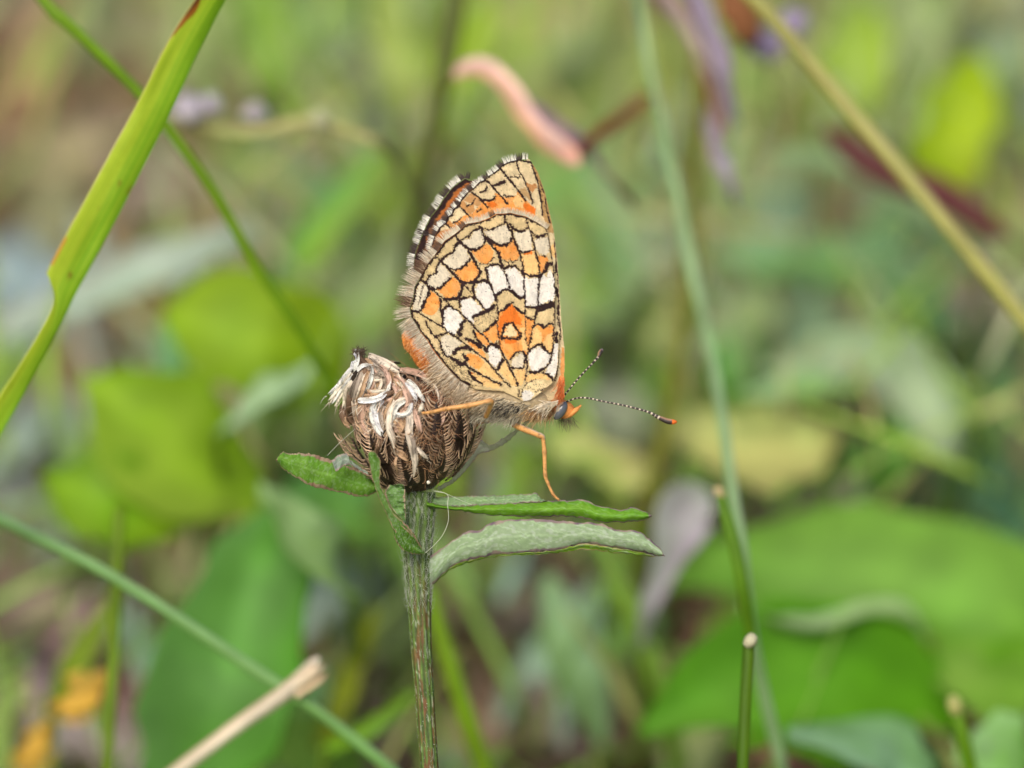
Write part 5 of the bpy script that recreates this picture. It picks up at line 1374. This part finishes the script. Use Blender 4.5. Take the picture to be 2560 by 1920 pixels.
leafy('blue-green leaves with pale undersides around the blunt cream-tipped stem', [([(1700, 1590, 34, 6), (1800, 1600, 34, 36), (1920, 1630, 35, 66), (2010, 1690, 36, 50)], (128, 172, 112), (150, 186, 150), {}), ([(2212, 1560, 36, 8), (2180, 1600, 36, 60), (2140, 1680, 36, 90)], (116, 166, 80), (140, 180, 120), {}), ([(1560, 1600, 40, 5), (1680, 1600, 40, 22), (1790, 1640, 40, 44), (1850, 1690, 40, 30)], (98, 156, 36), (104, 150, 40), {})], (0.0, 0.01))
leafy('upright vivid yellow-green leaf behind the maroon spikelet', [([(2110, 110, 84, 8), (2100, 180, 82, 60), (2070, 280, 80, 76), (2030, 380, 80, 62), (2000, 450, 82, 14)], (166, 190, 42), (150, 182, 52), dict(lean=.2))], (0.0, 0.03))
leafy('tall soft green leaf behind the slanting tan stalk', [([(1880, 20, 96, 8), (1860, 100, 94, 70), (1830, 200, 92, 80), (1790, 270, 92, 50), (1760, 320, 94, 8)], (166, 194, 90), (158, 190, 80), dict(lean=.2))], (0.0, 0.03))
leafy('pale yellowing leaf behind the tall pale upright stalk', [([(1440, 900, 60, 8), (1500, 930, 59, 60), (1600, 970, 58, 92), (1700, 970, 59, 86), (1770, 940, 60, 44), (1810, 920, 62, 8)], (176, 190, 118), (192, 190, 124), dict(lean=.3))], (0.0, 0.02))
leafy('pale grey-green drooping leaf above the wide lighter green leaves', [([(1650, 800, 66, 8), (1720, 780, 65, 30), (1830, 760, 64, 52), (1940, 800, 63, 78), (2010, 880, 62, 74), (2050, 960, 62, 40), (2080, 1010, 64, 8)], (158, 186, 142), (180, 196, 160), dict(lean=.35)), ([(1600, 850, 60, 6), (1680, 840, 60, 24), (1780, 830, 60, 30), (1860, 850, 61, 10)], (170, 200, 158), (140, 180, 100), {})], (0.0, 0.03))
leafy('bluish-green leaf arching behind the tall pale upright stalk', [([(1540, 540, 82, 8), (1640, 560, 80, 40), (1760, 560, 79, 56), (1880, 590, 78, 60), (2000, 660, 78, 50), (2080, 740, 80, 10)], (146, 184, 138), (124, 170, 92), dict(lean=.35))], (0.0, 0.03))
leafy('pale green leaf arching up to the maroon spikelet', [([(1660, 330, 70, 6), (1760, 330, 68, 14), (1880, 390, 66, 22), (1990, 460, 66, 34), (2080, 540, 68, 26), (2120, 600, 70, 6)], (172, 190, 134), (150, 186, 140), dict(lean=.3))], (0.0, 0.03))
leafy('lilac-grey dry leaf hanging beyond the tips of the two long knapweed leaves', [([(1540, 1080, 44, 20), (1490, 1100, 44, 64), (1460, 1170, 44, 54), (1425, 1250, 45, 28), (1395, 1330, 46, 14), (1385, 1400, 48, 5)], (190, 180, 190), (176, 184, 172), dict(lean=.05))], (0.0, 0.015), name='dry_leaf', cat='dry leaf', mat=M_LITTER)
leafy('cream-yellow leaf behind the front leg of the butterfly', [([(1180, 940, 58, 6), (1240, 970, 57, 34), (1320, 1010, 57, 46), (1400, 1040, 58, 30), (1440, 1060, 60, 6)], (206, 200, 140), (150, 180, 90), dict(lean=.3))], (0.0, 0.02))
leafy('long blue-grey leaf underside stretching behind the wide blade', [([(-60, 760, 74, 10), (60, 690, 73, 36), (220, 620, 72, 44), (360, 560, 72, 44), (480, 510, 73, 30), (560, 470, 75, 8)], (190, 202, 186), (160, 182, 160), dict(lean=.3))], (0.0, 0.03))
leafy('large pale green leaf directly behind the straight edge of the wings', [([(1260, 330, 98, 8), (1300, 420, 96, 60), (1330, 540, 95, 74), (1300, 640, 95, 50), (1280, 700, 96, 8)], (152, 188, 136), (146, 180, 112), dict(lean=.3))], (0.0, 0.03))
# -- grass blades
for (lab, ct, c1, c2) in (
        ('slender green blade leaning just behind the knapweed stem', [(930, 1270, 32, 8), (950, 1360, 32, 18), (985, 1480, 32, 19), (1045, 1660, 33, 20), (1080, 1750, 34, 20)], (118, 160, 34), (134, 164, 40)),
        ('short green blade low beside the stem, near the straw', [(900, 1490, 36, 5), (840, 1545, 36, 18), (770, 1590, 36, 20), (700, 1620, 37, 18)], (98, 142, 28), (112, 150, 34)),
        ('olive-yellow blade between the straw and the stem', [(810, 1310, 50, 6), (780, 1400, 50, 22), (735, 1510, 50, 26), (700, 1620, 50, 26)], (152, 164, 62), (134, 150, 46)),
        ('bright green blade slanting above the large bright yellow-green leaf', [(830, 320, 76, 8), (760, 400, 75, 34), (690, 490, 74, 42), (630, 580, 74, 34), (600, 650, 75, 16)], (138, 178, 62), (112, 164, 90)),
        ('bright green upright blade beside the dim grey-green stalk', [(1060, -40, 88, 10), (1030, 60, 86, 26), (1000, 180, 85, 30), (990, 300, 86, 20)], (148, 180, 58), (140, 172, 60)),
        ('wide pale yellow-green blade beside the dim grey-green stalk', [(830, -40, 100, 40), (850, 80, 98, 60), (870, 180, 97, 44), (880, 260, 98, 10)], (172, 196, 92), (182, 200, 120)),
        ('green blade above the arching stalk with lilac buds', [(560, -60, 105, 30), (570, 60, 104, 50), (600, 170, 103, 40), (620, 250, 104, 10)], (134, 170, 64), (126, 166, 80)),
        ('thin green blade low between the lilac dry leaf and the stem', [(1270, 1130, 48, 6), (1330, 1240, 48, 18), (1400, 1400, 48, 22), (1440, 1540, 49, 22), (1470, 1660, 50, 20)], (136, 172, 92), (128, 164, 60)),
        ('wide soft blue-green blade below the two long knapweed leaves', [(1180, 1240, 58, 10), (1210, 1340, 57, 50), (1250, 1440, 56, 56), (1290, 1560, 57, 30), (1300, 1620, 58, 8)], (150, 184, 140), (136, 172, 110)),
        ('olive blade leaning above the yellow blossoms', [(260, 1270, 50, 8), (200, 1370, 50, 26), (150, 1450, 50, 26), (110, 1530, 51, 20)], (124, 148, 44), (116, 140, 50))):
    leafy(lab, [(ct, c1, c2, dict(lean=.15, wave=.3))], (0.0, 0.012), name='grass_plant', cat='grass', group='grass blades behind the knapweed')

# -- undergrowth and leaf litter: a mass nobody could count
ANCH = """60 60 142 132 92;60 170 196 156 104;150 250 150 124 98;60 350 116 108 70;130 340 112 104 64;150 430 106 104 58;270 450 152 126 106;250 560 208 168 114;90 500 142 142 92;30 650 168 188 168;550 180 152 122 98;560 60 132 168 72;
700 60 142 172 82;640 400 152 172 122;700 450 122 162 72;780 200 154 150 124;1000 80 142 158 62;1100 60 152 122 82;1150 150 162 184 72;1250 100 172 188 112;1350 150 168 184 82;1350 600 162 168 132;1300 700 142 122 124;
1300 800 112 154 42;1400 700 162 178 92;1650 200 162 188 92;1800 100 118 124 66;1950 60 172 172 112;2180 150 168 198 142;2150 60 162 162 112;1700 400 162 184 112;1900 560 132 168 102;2000 620 112 158 72;2150 600 176 156 124;
1650 640 168 162 128;1600 800 100 152 60;1750 740 142 168 112;2100 750 164 160 124;2150 900 76 110 58;2190 1050 58 82 48;2100 1020 70 100 60;1900 1000 90 144 40;1850 1080 166 152 124;1280 880 162 168 122;1300 1000 194 182 112;
1150 980 122 154 40;1180 1150 164 150 112;1100 1300 174 156 132;1200 1400 152 178 132;1150 1500 168 150 126;1400 1350 132 172 92;1350 1600 108 88 58;1500 1620 122 130 70;1700 1645 126 90 66;1640 1620 120 84 62;1250 1600 152 130 106;
980 1560 174 142 102;800 1500 174 152 122;800 1640 92 80 60;850 1350 152 168 92;760 1300 174 192 152;560 960 152 172 82;820 1150 132 162 72;900 1250 174 152 102;80 1180 164 162 112;120 1350 184 152 132;60 1290 152 132 102;
350 1290 152 150 92;300 1500 180 152 126;30 1500 152 126 112;180 1620 178 162 142;300 1640 184 168 142;600 1600 132 162 112;640 1500 112 152 70;110 1430 132 128 116;1480 1330 120 84 60;1530 1480 128 96 70;1580 1340 112 146 36;
430 60 120 130 70;330 60 150 130 96;30 850 132 168 52;60 950 160 176 140;1220 640 150 172 96;2000 40 150 166 96;1560 700 150 168 96;1480 820 100 140 40;2170 420 168 160 90;1620 480 150 182 132;1180 400 128 172 82;880 430 140 160 50;800 620 158 172 108;640 950 150 172 90"""
anch = np.array([[float(t) for t in a.split()] for a in ANCH.replace('\n', '').split(';')])  # darkest green anchors by the right edge paint deep shade as leaf colour
anch[:, 2] *= 0.985
anch[:, 4] = np.clip(anch[:, 4] * 1.10 + 6, 0, 255)


def undergrowth():
    gb, lb = MB(), MB()

    def dab(ox, oy, d, ln, wd, ang, col, mbx, cup):
        """one small leaf, lying at a slant"""
        dx, dy = math.cos(ang) * ln, math.sin(ang) * ln
        ct = [(ox - dx, oy - dy, d - rng.uniform(0, 6), 3), (ox - dx * .5, oy - dy * .5, d - 2, wd * .85), (ox, oy, d, wd), (ox + dx * .5, oy + dy * .5, d + 2, wd * .75), (ox + dx, oy + dy, d + rng.uniform(2, 8), 3)]
        v, f, c, P, u, vv = strip(ct, col, None, flat=0.04, n=7, m=6, lean=rng.uniform(.2, .7), cup=cup, seed=int(rng.integers(0, 999)), gain=GAIN_STUFF)
        mbx.add(v, f, c)
    for a in anch:
        gd = ground_depth(a[1])
        green = a[3] >= a[2] + 4
        for k in range(3):
            ox, oy = a[0] + rng.normal(0, 34), a[1] + rng.normal(0, 34)
            d = gd * (rng.uniform(.62, .86) if green else rng.uniform(.8, .96))
            col = np.clip(a[2:5] * rng.uniform(.93, 1.07), 0, 255)
            dab(ox, oy, d, rng.uniform(70, 120), rng.uniform(40, 75), rng.uniform(-1.8, -.4) if green else rng.uniform(0, 3.1), col, gb if green else lb, rng.uniform(-.4, .4))
    # the same mass goes on around the view
    for k in range(1500):
        ox, oy = rng.uniform(-900, 3100), rng.uniform(-700, 2300)
        gd = ground_depth(oy)
        if gd < 40:
            continue
        w = np.exp(-((anch[:, 0] - ox) ** 2 + (anch[:, 1] - oy) ** 2) / (2 * 130 ** 2)) + 1e-9
        j = rng.choice(len(anch), p=w / w.sum())
        a = anch[j]
        green = a[3] >= a[2] + 4
        col = np.clip(a[2:5] * rng.uniform(.86, 1.12) + rng.normal(0, 5, 3), 0, 255)
        if green:
            d = gd * rng.uniform(.6, .97)
            dab(ox, oy, d, rng.uniform(40, 130), rng.uniform(9, 38), rng.uniform(-2.2, -.9), col, gb, rng.uniform(-.4, .4))
        else:
            d = gd * rng.uniform(.88, .99)
            dab(ox, oy, d, rng.uniform(40, 110), rng.uniform(18, 50), rng.uniform(0, 3.1), col, lb, rng.uniform(-.5, .5))
    for k in range(760):
        ox, oy = rng.uniform(-500, 2700), rng.uniform(-200, 1900)
        low = oy > 1050
        gd = ground_depth(oy + 150)
        d = min(gd * (rng.uniform(.6, .85) if low else rng.uniform(.42, .8)), 150)
        if d < 42 or (low and rng.random() < .45) or (ox < 450 and oy < 800 and rng.random() < .6):
            continue
        an = rng.normal(-1.5, .55)
        ln = rng.uniform(120, 420)
        c_ = [(150, 176, 92), (168, 192, 140), (132, 162, 64), (176, 172, 116), (120, 150, 60), (186, 196, 150)][rng.integers(0, 6)] if not low else [(120, 156, 70), (104, 144, 52), (136, 160, 84), (140, 146, 84)][rng.integers(0, 4)]
        bx, by = rng.normal(0, .25), rng.normal(0, .1)
        dx, dy = math.cos(an) * ln, math.sin(an) * ln
        hwid = rng.uniform(3, 11)
        ct = [(ox + dx + bx * ln, oy + dy, d - 4, hwid * .3), (ox + dx * .5 + bx * ln * .3, oy + dy * .5, d - 1, hwid), (ox, oy, d, hwid), (ox - dx * .3, oy - dy * .3, min(d + 12, gd * .97), hwid)]
        v, f, c, P, u, vv = strip(ct, c_, None, flat=0.3, n=12, m=6, lean=.2, seed=k, gain=1.3)
        gb.add(v, f, c)
    # the meadow around the view: small leaves, blades and dead leaves standing on the soil
    camp = P0 - AF * DIST
    gcols = [(150, 176, 92), (120, 160, 60), (160, 184, 120), (134, 160, 60), (110, 150, 66), (168, 186, 140), (140, 170, 50)]
    lcols = [(186, 156, 126), (160, 130, 98), (196, 168, 132), (142, 112, 84), (176, 150, 130)]
    xs, ys = rng.uniform(-.55, .55, 11000), rng.uniform(-.35, .85, 11000)
    zs = ground_z(xs, ys)
    for x, y, z in zip(xs, ys, zs):
        q = np.array([x, y, 0.015]) - camp
        df = q @ AF
        if df > 0.1 and abs(q @ AX) / df < 0.074 and abs(q @ AU) / df < 0.057:
            continue
        an, green = rng.uniform(0, 2 * math.pi), rng.random() < .72
        hd_ = np.array([math.cos(an), math.sin(an), 0])
        if green:
            h, ln = rng.uniform(.012, .034), rng.uniform(.010, .030)
            P = np.array([[x, y, z - .002], np.array([x, y, z + h * .55]) + hd_ * ln * .2, np.array([x, y, z + h * .9]) + hd_ * ln * .6, np.array([x, y, z + h * rng.uniform(.7, 1.05)]) + hd_ * ln])
            wd = rng.choice([.001, .002, .0045, .0065]) * np.array([.35, .9, 1., .12])
            c = gcols[rng.integers(0, 7)]
        else:
            ln = rng.uniform(.006, .016)
            P = np.array([np.array([x, y, z + .001]) - hd_ * ln, np.array([x, y, z + .004]) - hd_ * ln * .3, np.array([x, y, z + .004]) + hd_ * ln * .4, np.array([x, y, z + .0015]) + hd_ * ln])
            wd = rng.uniform(.002, .006) * np.array([.15, 1, .9, .1])
            c = lcols[rng.integers(0, 5)]
        v, f, u, vv, w = sweep(P, wd, np.maximum(wd * .05, .00008), (hd_ * .5 + np.array([0, 0, 1.])) if green else (0, 0, 1.), 6, cup=.25)
        (gb if green else lb).add(v, f, np.clip(bcol(c, 1.2) * rng.uniform(.8, 1.15), 0, .8))
    gb.build('undergrowth', M_BLEAF, None, kind='stuff', label='low meadow leaves and grass covering the ground', cat='plants')
    lb.build('leaf_litter', M_LITTER, None, kind='stuff', label='tan and brown dead leaves scattered on the soil', cat='leaf litter')


undergrowth()
